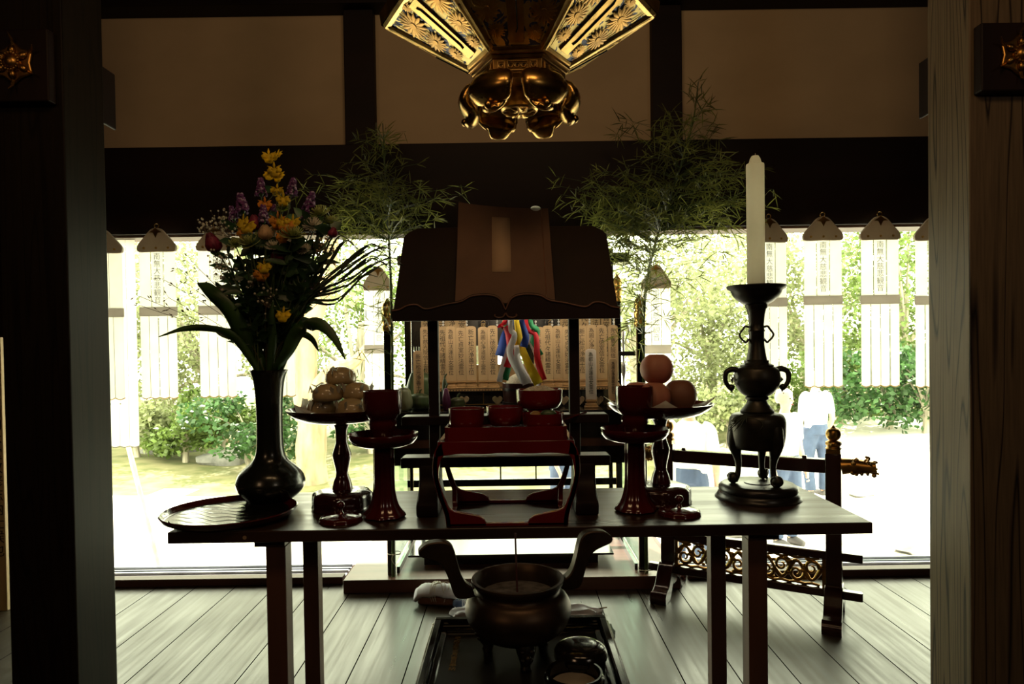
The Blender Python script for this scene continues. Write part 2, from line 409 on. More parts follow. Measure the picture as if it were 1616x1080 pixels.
def text(name, s_, size, m, parent, loc, rot=(PI/2, 0, 0), spacing=1.0):
    c = bpy.data.curves.new(name, 'FONT'); c.body = s_; c.size = size; c.align_x = 'CENTER'; c.align_y = 'TOP'
    c.space_line = spacing; c.extrude = 0.0003; c.resolution_u = 2
    t = bpy.data.objects.new(name + '_tmp', c)
    me = bpy.data.meshes.new_from_object(t)
    bpy.data.objects.remove(t); bpy.data.curves.remove(c)
    me.materials.clear(); me.materials.append(MATS[m])
    o = bpy.data.objects.new(name, me); COL.objects.link(o); o.location = loc; o.rotation_euler = rot
    if parent is not None: o.parent = parent
    return o

# ================================================================== THE HALL
YW = 3.26                        # front plane of the garden wall
def zc(y, d): return P(808, y, d).z
struct(MB().box(-3.4, 3.4, -2.6, YW + 0.02, -0.06, 0).build('floor', 'floor_boards', smooth=0))
struct(MB().box(-3.4, 3.4, -2.6, 3.5, 2.95, 3.05).build('ceiling', 'dark_wood', smooth=0))
struct(MB().box(-3.4, -3.3, -2.6, 3.5, 0, 2.95).build('wall_left', 'dark_wood', smooth=0))
struct(MB().box(3.3, 3.4, -2.6, 3.5, 0, 2.95).build('wall_right', 'dark_wood', smooth=0))
struct(MB().box(-3.4, 3.4, -2.7, -2.6, 0, 2.95).build('wall_back', 'dark_wood', smooth=0))
zA, zB, zCb = zc(19, YW + 0.05), zc(231, YW + 0.05), zc(363, YW)
struct(MB().box(-3.3, 3.3, YW + 0.06, YW + 0.12, zB - 0.05, 2.95).build('wall_front', 'plaster', smooth=0))
struct(MB().box(-3.3, 3.3, YW - 0.02, YW + 0.16, zCb, zB).build('trim_1', 'beam_wood', smooth=0, bevel=0.004))      # lintel beam
struct(MB().box(-3.3, 3.3, YW - 0.06, YW + 0.2, zA, 2.95).build('trim_2', 'beam_wood', smooth=0, bevel=0.004))      # upper beam
struct(MB().box(-3.3, 3.3, YW + 0.0, YW + 0.14, zCb - 0.012, zCb).build('trim_3', 'sill_wood', smooth=0))
for k, (xa, xb) in enumerate(((543, 590), (1030, 1077))):
    a, b = P(xa, 130, YW).x, P(xb, 130, YW).x
    struct(MB().box(a, b, YW + 0.0, YW + 0.14, zB, zA).build('trim_%d' % (4 + k), 'beam_wood', smooth=0, bevel=0.004))
for k, (xa, xb) in enumerate(((-3.3, -2.35), (2.35, 3.3))):
    struct(MB().box(xa, xb, YW + 0.02, YW + 0.12, 0, zCb).build(('wall_front_left', 'wall_front_right')[k], 'dark_wood', smooth=0))
for k, (xa, xb) in enumerate(((-2.35, -0.84), (0.84, 2.35))):
    struct(MB().box(xa, xb, YW - 0.01, YW + 0.05, 0, 0.036).build('trim_%d' % (6 + k), 'sill_wood', smooth=0, bevel=0.003))
    tr = MB().box(xa, xb, YW + 0.05, YW + 0.24, -0.02, 0.022)
    for yy in (0.10, 0.19): tr.box(xa, xb, YW + yy, YW + yy + 0.012, 0.022, 0.034)
    struct(tr.build('trim_%d' % (8 + k), 'aluminium', smooth=0))
    struct(MB().box(xa, xb, YW + 0.145, YW + 0.16, 0.022, 0.030).build('trim_%d' % (10 + k), 'seal', smooth=0))
# floor of the bay under the altar and stone footing below the hall
struct(MB().box(-0.84, 0.84, YW + 0.02, 4.15, -0.06, 0).build('floor_bay', 'sill_wood', smooth=0))
struct(MB().box(-3.4, 3.4, YW - 0.05, YW + 0.2, -0.98, -0.06).build('trim_12', 'rock', smooth=0))

# unseen eave over the garden side, added to keep direct sun off the floor
struct(MB().box(-5, 5, 3.42, 5.4, 2.62, 2.70).build('ceiling_sun_block', 'beam_wood', smooth=0))
# pillars
XI = -1.283
def pillar(name, x0, x1, m):
    b = MB(); L = 0.012
    for z0, z1 in ((0, 2.95),):
        s_ = -1 if x0 < 0 else 1
        v = [(x0, 1.95, 0), (x1, 1.95, 0), (x1, 2.144, 0), (x0, 2.144, 0), (x0, 1.95, 2.95), (x1, 1.95, 2.95), (x1, 2.144, 2.95), (x0, 2.144, 2.95)]
        b.add(v, [(0,3,2,1),(4,5,6,7),(0,1,5,4),(1,2,6,5),(2,3,7,6),(3,0,4,7)])
    return struct(b.build(name, m, smooth=0, bevel=0.004))
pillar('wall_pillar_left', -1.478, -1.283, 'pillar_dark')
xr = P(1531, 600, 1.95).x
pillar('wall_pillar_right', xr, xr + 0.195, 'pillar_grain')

# boxed tie beams that meet the pillars, with gilt nail covers
def ornament(loc, label, group):
    t = thing('nail_cover', label, 'ornament', loc, 0, group)
    pl = []
    for i in range(12):
        a = 2*PI*i/12 + PI/6; r = 0.062 if i % 2 == 0 else 0.047
        pl.append((r*math.cos(a), r*math.sin(a)))
    MB().prism(pl, -0.010, 0).build('plate', 'old_gold', t, bevel=0.004)
    pe = MB()
    for i in range(6):
        a = 2*PI*i/6 + PI/6
        M = Matrix.Rotation(-a, 4, 'Y')
        pe.ball(M @ Vector((0.034, -0.014, 0)), (0.014, 0.008, 0.010), 10, M=M)
    pe.build('petals', 'old_gold', t)
    for i in range(6):
        a = 2*PI*i/6 + PI/6; d = Vector((math.cos(a), 0, math.sin(a)))
        MB().tube([d*0.05 + Vector((0, -0.008, 0)), d*0.066 + Vector((0, -0.014, 0)), d*0.08 + Vector((0, -0.03, 0))], [0.005, 0.004, 0.0008], 8).build('spike', 'gold', t)
    be = MB()
    for i in range(18):
        a = 2*PI*i/18; be.ball((0.024*math.cos(a), -0.022, 0.024*math.sin(a)), 0.0036, 8)
    be.build('beading', 'gold', t)
    MB().lathe(sprof([(0.022, 0), (0.022, 0.012), (0.017, 0.022), (0.010, 0.028), (1e-6, 0.030)]), 24, M=Matrix.Rotation(PI/2, 4, 'X')).build('boss', 'old_gold', t)
    return t
for sgn, xa, xb, zt, zb, nm in ((-1, -2.6, P(76, 100, 1.915).x, P(40, 45, 1.915).z, P(40, 160, 1.915).z, 'trim_13'),
                            (1, P(1549, 90, 1.915).x, 2.6, P(1580, 35, 1.915).z, P(1580, 143, 1.915).z, 'trim_14')):
    struct(MB().box(xa, xb, 1.915, 1.95, zb, zt).build(nm, 'dark_wood', smooth=0, bevel=0.004))
struct(MB().box(-1.30, P(167, 150, 2.2).x, 2.144, 2.24, P(160, 200, 2.2).z, P(160, 110, 2.2).z).build('trim_15', 'dark_wood', smooth=0, bevel=0.006))
struct(MB().box(P(1464, 150, 2.2).x, 1.36, 2.144, 2.24, P(1466, 182, 2.2).z, P(1466, 92, 2.2).z).build('trim_16', 'dark_wood', smooth=0, bevel=0.006))
ornament(P(24, 101, 1.915), 'gilt six-petalled nail cover with spikes on the tie beam at the left pillar', None)
ornament(P(1607, 88, 1.915), 'gilt six-petalled nail cover with spikes on the tie beam at the right pillar', None)

# wooden plaque leaning beyond the left pillar
pq = thing('plaque', 'pale wooden plaque with a column of brushed writing, left of the left pillar', 'plaque', PZ(-8, 965, 0.0) + Vector((0, 0, 0.0)), 0)
MB().box(-0.09, 0.055, 0, 0.02, 0.0, 1.22).build('board', 'tablet_wood', pq, bevel=0.003)
text('inscription', '奉\n納\n御\n本\n堂\n改\n修\n志\n納\n仕\n候\n也', 0.062, 'ink', pq, (0.022, -0.001, 0.98), spacing=1.0)

# ================================================================== THE GARDEN
GZ = -0.95
gm = MB(); NX, NY = 60, 50
def ghz(x, y):
    z = GZ + 0.05*math.sin(x*1.3 + y*0.4)*min(1, max(0, (y-8)/4))
    if x > 2: z += 0.55*max(0, min(1, (x-3.4)/3.0))*max(0, min(1, (y-6.5)/4))
    return z
for j in range(NY+1):
    for i in range(NX+1):
        x = -16 + 32*i/NX; y = YW + 0.2 + 26*j/NY; gm.v.append((x, y, ghz(x, y)))
for j in range(NY):
    for i in range(NX):
        k = j*(NX+1) + i; gm.f.append((k, k+1, k+NX+2, k+NX+1))
        x = -16 + 32*(i+.5)/NX; y = YW + 0.2 + 26*(j+.5)/NY
        wob = 0.7*math.sin(x*1.1) + 0.4*math.sin(x*2.3 + 1)
        gm.m.append(1 if (y > 9.2 + wob and x < 3.0 - 0.12*(y-9)) or y > 13.5 else 0)
g = gm.build('ground', ['sand', 'moss'], smooth=60); struct(g)

def rock_mb(r, seed):
    rr = random.Random(seed); b = MB(); b.ball((0, 0, 0), 1.0, 20)
    ph = [rr.uniform(0, 6) for _ in range(6)]
    out = []
    for x, y, z in b.v:
        q = 1 + 0.18*math.sin(3*x + ph[0]) + 0.14*math.sin(4*y + ph[1]) + 0.12*math.sin(5*z + 3*x + ph[2])
        out.append((x*q*r[0], y*q*r[1], z*q*r[2]))
    b.v = out; return b
for i, (px, py, r, lab) in enumerate((
    (352, 728, (0.42, 0.3, 0.22), 'broad pale boulder on the moss behind the vase neck'),
    (255, 716, (0.5, 0.3, 0.16), 'low flat rock at the left edge of the moss bed'),
    (392, 706, (0.45, 0.25, 0.14), 'long low rock beside the sunlit trunk'),
    (300, 712, (0.22, 0.2, 0.16), 'small rock between the two low rocks of the left moss bed'),
    (1448, 872, (0.24, 0.16, 0.05), 'flat grey stepping stone beside the right pillar'),
    (1150, 846, (0.16, 0.12, 0.05), 'small dark stone on the white gravel below the table edge'),
    (1360, 795, (0.14, 0.1, 0.03), 'small flat stone in the gravel beyond the partition post'))):
    c = PZ(px, py, GZ); c.z = ghz(c.x, c.y)
    rb = rock_mb(r, i); o = rb.build('rock', 'rock', loc=(c.x, c.y, c.z + r[2]*0.3)); tag(o, lab, 'rock', 'rocks of the garden')
# dry root lying on the moss
c = PZ(300, 712, GZ)
o = MB().tube(smoothpath([(-1.5, 0, 0.1), (-0.9, 0.1, 0.35), (-0.5, 0, 0.18), (0, -0.1, 0.1), (0.6, 0.1, 0.14), (1.2, 0, 0.1)]), 0.06, 8).build('driftwood', 'bark', loc=(c.x, c.y + 0.4, GZ)); tag(o, 'gnarled dry branch lying across the left rocks', 'branch')

def leaf_cloud(n, blobs, L, W, seed):
    rr = random.Random(seed); b = MB()
    for k in range(n):
        c_, r_ = blobs[rr.randrange(len(blobs))]
        while True:
            q = Vector((rr.uniform(-1, 1), rr.uniform(-1, 1), rr.uniform(-1, 1)))
            if 0.25 < q.length < 1: break
        p = Vector((c_[0] + q.x*r_, c_[1] + q.y*r_, c_[2] + q.z*r_*0.8))
        d = Vector((rr.gauss(0, 1), rr.gauss(0, 1), rr.gauss(-0.3, 0.6)))
        b.quadleaf(p, d, (rr.gauss(0, 1), rr.gauss(0, 1), rr.gauss(0, 1)), L*rr.uniform(.6, 1.2), W*rr.uniform(.6, 1.2))
    return b
def tree(name, label, base, trunk_h, trunk_r, blobs, n, L, W, lm, bm, seed, group, branches=4):
    t = thing(name, label, 'tree' if 'tree' in name else 'shrub', base, 0, group)
    rr = random.Random(seed); b = MB()
    top = Vector((rr.uniform(-.2, .2), 0, trunk_h))
    b.tube(smoothpath([(0, 0, -0.1), (rr.uniform(-.1, .1), 0, trunk_h*0.5), top]), [trunk_r*(1.25 - 0.6*i/12) for i in range(13)], 10)
    for c_, r_ in blobs:
        s0 = Vector((0, 0, trunk_h*0.55)); b.tube(smoothpath([s0, s0.lerp(Vector(c_), .5) + Vector((0, 0, .15)), c_]), [trunk_r*0.4*(1 - 0.06*i) for i in range(13)], 6)
    b.build('trunk', bm, t)
    leaf_cloud(n, blobs, L, W, seed).build('foliage', lm, t, smooth=0)
    return t
def blobs(n, rx, rz0, rz1, r, seed):
    rr = random.Random(seed); return [((rr.uniform(-rx, rx), rr.uniform(-rx, rx)*.6, rr.uniform(rz0, rz1)), r*rr.uniform(.7, 1.2)) for _ in range(n)]
def gp(px, d):
    q = P(px, 600, d); return Vector((q.x, q.y, ghz(q.x, q.y)))
TR = [(180, 16, 'pale leafy tree at the far left of the garden', 'tree_leaf_pale'), (330, 15, 'pale leafy tree behind the flower bouquet', 'tree_leaf_pale'),
      (560, 14.5, 'leafy tree left of the lectern, its crown behind the left bamboo', 'tree_leaf'), (760, 17, 'tree straight behind the altar', 'tree_leaf_pale'),
      (1010, 14, 'leafy tree just right of the altar canopy', 'tree_leaf_pale'), (1120, 16, 'tree behind the candlestick', 'tree_leaf_pale'),
      (1270, 17, 'pale tree between the two middle right banners', 'tree_leaf_pale'), (1430, 14, 'darker tree by the right pillar', 'tree_leaf')]
for i, (px, d, lab, lm) in enumerate(TR):
    tree('garden_tree', lab, gp(px, d), 2.6, 0.13, blobs(11, 1.7, 0.9, 4.8, 0.95, i), 4200, 0.13, 0.04, lm, 'bark_dark', i, 'trees along the garden edge')
SH = [(215, 13, 'pale grassy shrub below the leftmost banners', 'tree_leaf_pale', 0.55), (290, 12.6, 'green shrub left of the vase', 'tree_leaf', 0.6), (395, 12, 'bright green shrub right behind the vase neck', 'shrub_leaf', 0.8),
      (345, 13.2, 'loose shrub between the second and third banner', 'tree_leaf', 0.75), (585, 13, 'dark shrub behind the left offering stand', 'shrub_leaf', 0.7), (1050, 13, 'shrub right of the altar', 'tree_leaf_pale', 0.7),
      (1150, 12.8, 'pale shrub behind the candlestick bowl', 'tree_leaf_pale', 0.7), (1225, 13.5, 'shrub behind the standing visitors', 'tree_leaf', 0.75), (1330, 12.6, 'green shrub behind the partition finial', 'tree_leaf', 0.8),
      (1400, 11.6, 'dense dark green shrub left of the right pillar', 'shrub_leaf', 0.85), (1460, 11.0, 'dense green shrub touching the right pillar', 'shrub_leaf', 0.9), (690, 14, 'shrub seen under the altar table', 'tree_leaf', 0.7), (880, 14, 'shrub under the right half of the altar', 'tree_leaf', 0.7)]
for i, (px, d, lab, lm, s_) in enumerate(SH):
    tree('garden_shrub', lab, gp(px, d), 0.7, 0.05, blobs(8, 0.95*s_, 0.35, 1.75*s_, 0.55*s_, 40 + i), 2000, 0.11, 0.042, lm, 'bark_dark', 50 + i, 'shrubs of the garden')
for i, (px, d, lab) in enumerate(((150, 15.5, 'tall pale bush at the far left behind the pillar edge'), (268, 15, 'tall pale bush behind the second banner'), (450, 15.5, 'tall pale bush behind the vase and bouquet'), (640, 16, 'tall pale bush behind the altar left post'), (1075, 15, 'tall pale bush behind the peaches'),
                              (1180, 15.5, 'tall pale bush behind the candlestick globe'), (1300, 15.5, 'tall pale bush behind the banner right of the candle'), (1410, 14.6, 'tall green bush behind the last banners'))):
    tree('tall_bush', lab, gp(px, d), 0.5, 0.03, blobs(12, 1.15, 0.4, 3.3, 0.75, 90 + i), 3600, 0.12, 0.042, 'tree_leaf_pale' if i < 7 else 'tree_leaf', 'bark_dark', 90 + i, 'tall bushes closing the garden', 3)
# sunlit old trunk behind the left offering stand
c = PZ(492, 762, GZ)
t = thing('old_tree', 'sunlit pale trunk with a knotty fork behind the left offering stand', 'tree', (c.x, c.y, GZ))
MB().tube(smoothpath([(0, 0, -0.1), (0.0, 0, 0.5), (0.03, 0, 1.1), (-0.08, 0, 1.7), (-0.02, 0, 2.3), (0.3, 0, 3.3), (0.5, 0, 4.6)]),
          [0.30, .27, .25, .24, .23, .23, .24, .24, .23, .22, .22, .23, .24, .25, .25, .24, .2, .19, .19, .2, .2, .2, .19, .18, .17, .16, .15, .15, .14, .14, .13, .12, .11, .1, .09, .08, .07], 14).build('trunk', 'bark', t)
MB().tube(smoothpath([(0, 0, 1.3), (0.4, -0.1, 1.75), (0.75, -0.1, 1.9), (1.1, 0, 2.4)]), [.17 - .007*i for i in range(19)], 10).build('branch', 'bark', t)
MB().tube(smoothpath([(0, 0, 1.9), (-0.4, -0.1, 2.3), (-0.7, -0.1, 3.0), (-1.1, 0, 3.6)]), [.14 - .006*i for i in range(19)], 10).build('branch', 'bark', t)
leaf_cloud(900, blobs(6, 1.3, 2.9, 4.8, 0.7, 77), 0.17, 0.05, 77).build('foliage', 'tree_leaf_pale', t, smooth=0)
# leaning bamboo pole
a = PZ(252, 900, GZ); b_ = P(186, 640, a.y - 0.3)
pl = MB(); pts = [a.lerp(b_, i/14) - a for i in range(19)]
pl.tube(pts, [0.021 if i % 3 else 0.024 for i in range(19)], 10)
tag(pl.build('bamboo_pole', 'dry_bamboo', loc=a), 'dry bamboo pole leaning outside below the leftmost banners', 'pole')

# visitors
def person(label, px, d, h, face, top, pose='stand'):
    base = gp(px, d); t = thing('person', label, 'person', base, face, 'visitors in the garden')
    s_ = h/1.7
    def body(name, chains, m, n=14):
        b = MB()
        for pts, rad in chains:
            pp = smoothpath([Vector(p)*s_ for p in pts], 5); rr = []
            for i in range(len(pp)):
                u = i/5; k = min(int(u), len(rad)-2); rr.append((rad[k] + (rad[k+1]-rad[k])*(u-k))*s_)
            b.tube(pp, rr, n, up=(1, 0, 0), flat=0.72 if name in ('shirt', 'body') else 0.95)
        o = b.build(name, m, t, smooth=60)
        r = o.modifiers.new('remesh', 'REMESH'); r.mode = 'VOXEL'; r.voxel_size = 0.012; r.use_smooth_shade = True
        return o
    sw = 0.11
    legs = [([(0.05*q, 0, .95), (0.09*q, -0.01*q, .82), (sw*q, -0.03*q, .48), (sw*q, 0.02, .10), (sw*q, -0.02, .045), (sw*q, -0.14, .03)], [.10, .095, .062, .042, .045, .035]) for q in (-1, 1)]
    arms = [([(0.15*q, 0, 1.40), (0.20*q, 0, 1.34), (0.26*q, 0.02, 1.08), (0.25*q, -0.06, .86), (0.245*q, -0.08, .78)], [.055, .052, .042, .028, .03]) for q in (-1, 1)]
    torso = ([(0, 0, .88), (0, 0, 1.0), (0, 0, 1.2), (0, 0, 1.36), (0, 0, 1.45), (0, -0.01, 1.53)], [.145, .135, .155, .165, .07, .052])
    head = ([(0, -0.01, 1.47), (0, -0.015, 1.53), (0, -0.02, 1.60), (0, -0.02, 1.67), (0, -0.015, 1.71)], [.05, .07, .088, .075, .03])
    hands = [([(0.245*q + f*0.012, -0.08, .79), (0.245*q + f*0.016, -0.095, .72), (0.24*q + f*0.016, -0.105, .685)], [.011, .009, .007]) for q in (-1, 1) for f in (-1.5, -.5, .5, 1.5)]
    hands += [([(0.235*q, -0.09, .79), (0.215*q, -0.11, .755), (0.21*q, -0.12, .735)], [.012, .01, .008]) for q in (-1, 1)]
    nose = ([(0, -0.095, 1.60), (0, -0.118, 1.585), (0, -0.10, 1.575)], [.008, .012, .008])
    ears = [([(0.082*q, 0, 1.61), (0.092*q, 0.005, 1.59), (0.08*q, 0, 1.57)], [.01, .014, .009]) for q in (-1, 1)]
    body('body', [torso] + legs + arms + [head, nose] + ears + hands, 'skin')
    sh = [([(0, 0, .86), (0, 0, 1.0), (0, 0, 1.2), (0, 0, 1.36), (0, 0, 1.455)], [.175, .165, .18, .185, .075])]
    sh += [([(0.13*q, 0, 1.39), (0.20*q, 0, 1.35), (0.245*q, 0.015, 1.14)], [.075, .07, .062]) for q in (-1, 1)]
    body('shirt', sh, top)
    body('trousers', [([(0, 0, 1.0), (0, 0, .86)], [.15, .165])] + [([(0.06*q, 0, .92), (0.09*q, -0.01*q, .80), (sw*q, -0.03*q, .48), (sw*q, 0.02, .09)], [.12, .11, .08, .07]) for q in (-1, 1)], 'denim')
    body('shoes', [([(sw*q, 0.05, .04), (sw*q, -0.05, .045), (sw*q, -0.15, .03)], [.048, .05, .035]) for q in (-1, 1)], 'shoe')
    hr = [([(0, 0.012, 1.56), (0, 0.015, 1.62), (0, 0.0, 1.69), (0, -0.005, 1.725)], [.08, .098, .088, .03])]
    body('hair', hr, 'hair')
    for q in (-1, 1): MB().ball((0.032*q*s_, -0.098*s_, 1.618*s_), (0.011*s_, 0.008*s_, 0.007*s_), 8).build('eye', 'ink', t)
    MB().ball((0, -0.098*s_, 1.552*s_), (0.022*s_, 0.008*s_, 0.006*s_), 8).build('mouth', 'petal_pink', t)
    return t
person('person in white shirt and blue jeans seen from behind, left of the partition finial', 1287, 8.8, 1.62, PI + 0.3, 'shirt')
person('person in white shirt and jeans standing behind the candlestick bowl', 1238, 6.9, 1.6, 0.5, 'shirt')
person('person in white top and jeans glimpsed behind the right offering stand', 1086, 6.2, 1.62, 2.6, 'shirt')
person('person in lilac blue clothes glimpsed below the altar table', 884, 7.2, 1.5, 1.2, 'lilac_cloth')

# ================================================================== THE TABLE
TZ = 0.744                        # height of the table top
def tp(x, y, z=TZ): return PZ(x, y, z)
fl, fr_ = tp(254, 843), tp(1369, 823)
XL, XR = -0.775, 0.80
YF = (fl.y + fr_.y)/2
YB = YF + 0.40
TT = 0.026                        # thickness of the top
tb = thing('long_table', 'long dark wooden table with a thick board top on trestle legs', 'table', (0, YF, 0))
MB().box(XL, XR, 0, YB - YF, TZ - TT, TZ).build('tabletop', 'table_wood', tb, bevel=0.002)
MB().lathe([(1e-6, 0), (0.0045, 0), (0.0045, -0.002), (1e-6, -0.003)], 12, M=Matrix.Rotation(PI/2, 4, 'X')).build('peg', 'cut_wood', tb, loc=(P(386, 846, YF).x, -0.0005, TZ - 0.014))
for s_, (xf0, xf1, xr0, xr1, cx0, cx1) in enumerate(((421, 452, 478, 502, 402, 450), (1180, 1210, 1122, 1146, 1180, 1229))):
    a, b_ = P(xf0, 900, YF + 0.05).x, P(xf1, 900, YF + 0.05).x
    MB().box(a, b_, 0.045, 0.09, 0, TZ - TT - 0.022).build('leg', 'leg_wood', tb, bevel=0.002)
    a, b_ = P(xr0, 900, YB - 0.1).x, P(xr1, 900, YB - 0.1).x
    MB().box(a, b_, 0.30, 0.34, 0, TZ - TT).build('leg', 'leg_wood', tb, bevel=0.002)
    a, b_ = P(cx0, 860, YF + 0.045).x, P(cx1, 860, YF + 0.045).x
    MB().box(a, b_, 0.04, 0.10, TZ - TT - 0.022, TZ - TT).build('batten', 'leg_wood', tb, bevel=0.002)

def ellipse_ring(b, rx, ry, z, n): pass

# ---- oval lacquer tray at the left end
c = tp(364, 817); t = thing('round_tray', 'round wine red lacquer tray with rippled black face at the table left end', 'tray', (c.x, c.y, TZ + 0.002))
MB().lathe([(1e-6, 0), (0.135, 0), (0.150, 0.008), (0.156, 0.018), (0.153, 0.020), (0.146, 0.011), (0.138, 0.0075), (1e-6, 0.0075)], 96).build('rim', 'wine_lacquer', t)
rp_ = MB(); n_ = 40
grid = [[None]*n_ for _ in range(n_)]
MB_ = MB()
pr = [(1e-6, 0.0095)] + [(0.134*i/60, 0.0095) for i in range(1, 61)]
MB_.lathe(pr, 120)
MB_.v = [(x, y, z + 0.0009*math.sin(210*(y + 0.02*math.sin(22*x + 1) + 0.006*math.sin(95*x + 60*y))) * max(0, 1 - (math.hypot(x, y)/0.134)**6) if z > 0.009 else z) for x, y, z in MB_.v]
MB_.build('face', 'black_lacquer', t, smooth=80)

# ---- tall vase
c = tp(428, 795); VC = Vector((c.x, c.y, TZ))
vz = 0.000485
prof = [(118, 822), (122, 815), (118, 806), (104, 800), (116, 794), (146, 770), (170, 742), (180, 712), (178, 690), (162, 652), (131, 620), (96, 590), (79, 560), (71, 520), (68, 450), (68, 350), (71, 250), (80, 160), (92, 115), (101, 97)]
pv = sprof([(r*vz, (822 - y)*vz) for r, y in prof], 4)
pv += [((96)*vz, (822-99)*vz), (86*vz, (822-116)*vz), (70*vz, (822-170)*vz), (62*vz, (822-260)*vz), (60*vz, 0.10), (1e-6, 0.10)]
vt = thing('flower_vase', 'tall dark green bronze vase with a flattened round body and long flared neck', 'vase', VC)
MB().lathe([(1e-6, 0)] + pv, 72).build('body', 'vase_bronze', vt, smooth=50)
VTOP = VC + Vector((0, 0, (822-97)*vz))

# ---- offering stands (takatsuki)
def offering_stand(px, py, label):
    c = tp(px, py); k = 0.000471
    t = thing('offering_stand', label, 'stand', (c.x, c.y, TZ), 0, 'lacquer offering stands')
    MB().lathe(sprof([(1e-6, 0), (148*k, 0), (157*k, 0.012), (158*k, 0.028), (150*k, 0.042), (110*k, 0.049), (60*k, 0.050), (48*k, 0.052)], 4) + [(1e-6, 0.052)], 72, lobes=8, amp=0.035).build('base', 'brown_lacquer', t, smooth=50)
    st = [(50, 755), (53, 742), (44, 702), (33, 672), (35, 640), (46, 590), (50, 562), (44, 540), (32, 500), (31, 450), (38, 410), (58, 392)]
    MB().lathe([(1e-6, (855-757)*k)] + sprof([(r*k, (855-y)*k) for r, y in st], 4) + [(1e-6, (855-390)*k)], 40).build('stem', 'wine_lacquer', t, smooth=50)
    pl = [(1e-6, 392), (58, 391), (140, 388), (205, 376), (250, 352), (278, 326), (284, 315), (278, 314), (262, 332), (215, 358), (140, 370), (1e-6, 372)]
    MB().lathe([(r*k, (855-y)*k) for r, y in pl], 72).build('dish', 'wine_lacquer', t, smooth=50)
    return t, Vector((c.x, c.y, TZ + (855-372)*k))
LSt, LP = offering_stand(541, 803, 'wine red lacquer footed offering stand carrying wrapped buns')
RSt, RP = offering_stand(1043, 794, 'wine red lacquer footed offering stand carrying peaches')

def paper_sheet(label, ctr, rot, s_, pts, group):
    b = MB(); n = 10; h = s_/2
    for j in range(n+1):
        for i in range(n+1):
            u, v = -h + s_*i/n, -h + s_*j/n
            r = math.hypot(u, v); z = 0.003 + max(0, r - 0.085)*0.75
            b.v.append((u, v, z))
    for j in range(n):
        for i in range(n):
            k = j*(n+1)+i; b.f.append((k, k+1, k+n+2, k+n+1)); b.m.append(0)
    o = b.build('paper_sheet', 'paper', loc=ctr, rz=rot, smooth=30, solid=0.0006); tag(o, label, 'paper', group)
paper_sheet('white folded paper sheet under the wrapped buns', LP, R(12), 0.205, 0, 'paper sheets under the offerings')
paper_sheet('white folded paper sheet under the peaches', RP, R(38), 0.200, 0, 'paper sheets under the offerings')

bn = []
def bun(dx, dy, dz, r, label, rot):
    t = thing('wrapped_bun', label, 'bun', LP + Vector((dx, dy, dz)), rot, 'wrapped buns on the left stand')
    MB().lathe(sprof([(1e-6, 0), (r*.8, 0.002), (r, r*.35), (r*.85, r*.85), (r*.4, r*1.12), (1e-6, r*1.18)], 4), 32).build('bun', 'bun', t, smooth=60)
    b = MB(); rr = random.Random(int(dx*1e4) + 5)
    for a in range(7):
        an = a*2*PI/7 + rr.random()*.5; d = Vector((math.cos(an), math.sin(an), 0.25))
        b.strip([d*r*0.95 + Vector((0, 0, r*.35)), d*r*1.08 + Vector((0, 0, r*.7)), d*r*1.2 + Vector((0, 0, r*.9*rr.random()))], [r*.12, r*.14, r*.02])
    b.strip([(r*.2, -r*.7, r*1.0), (r*.6, -r*.5, r*1.15), (r*.9, -r*.3, r*0.95), (r*1.3, -r*.2, r*1.15)], [r*.05, r*.1, r*.08, r*.01])
    b.strip([(-r*.9, -r*.4, r*.5), (-r*.3, -r*.9, r*.8), (r*.3, -r*.85, r*.9)], [r*.03, r*.05, r*.01])
    b.build('wrapper', 'wrapper', t, smooth=60)
bun(-0.052, 0.02, 0.009, 0.040, 'wrapped bun at the left of the lower layer', 0.3)
bun(0.036, -0.038, 0.009, 0.039, 'wrapped bun at the front right of the lower layer, nearest the goblet', 1)
bun(0.040, 0.045, 0.009, 0.040, 'wrapped bun at the back right of the lower layer', 2)
bun(-0.030, -0.012, 0.046, 0.038, 'golden wrapped bun resting at mid height on the left of the pile', 3)
bun(0.040, 0.004, 0.048, 0.038, 'wrapped bun resting at mid height on the right of the pile', 4)
bun(-0.002, 0.012, 0.086, 0.039, 'wrapped bun on the very top of the pile', 5)

def peach(dx, dy, dz, r, label, m, tilt=0):
    t = thing('peach', label, 'peach', RP + Vector((dx, dy, dz)), tilt, 'peaches on the right stand')
    b = MB(); b.ball((0, 0, r), (r, r, r), 36, m=24)
    out = []
    for x, y, z in b.v:
        z0 = (z - r)/r; rho = math.hypot(x, y)/r
        ang = math.atan2(y, x)
        z -= r*0.22*math.exp(-(rho/0.28)**2)*(1 if z0 > 0 else -0.3)
        gr = 1 - 0.09*math.exp(-((abs(((ang + PI/2 + PI) % (2*PI)) - PI))/0.28)**2)
        out.append((x*gr, y*gr, z*0.98 + 0.02*r))
    b.v = out; b.build('fruit', m, t, smooth=80)
    MB().tube([(0, 0, 1.72*r), (0.001, 0, 1.82*r)], [0.003, 0.002], 6).build('stalk', 'twig', t)
peach(-0.052, 0.028, 0.004, 0.040, 'pink peach at the back left of the lower three', 'peach')
peach(-0.022, -0.034, 0.004, 0.041, 'pink peach at the front left of the lower ones', 'peach', 0.4)
peach(0.054, 0.005, 0.004, 0.043, 'dull brown peach at the right of the plate', 'peach_dull', 1.2)
peach(-0.006, 0.006, 0.072, 0.042, 'pink peach on the top of the pile', 'peach', 0.1)

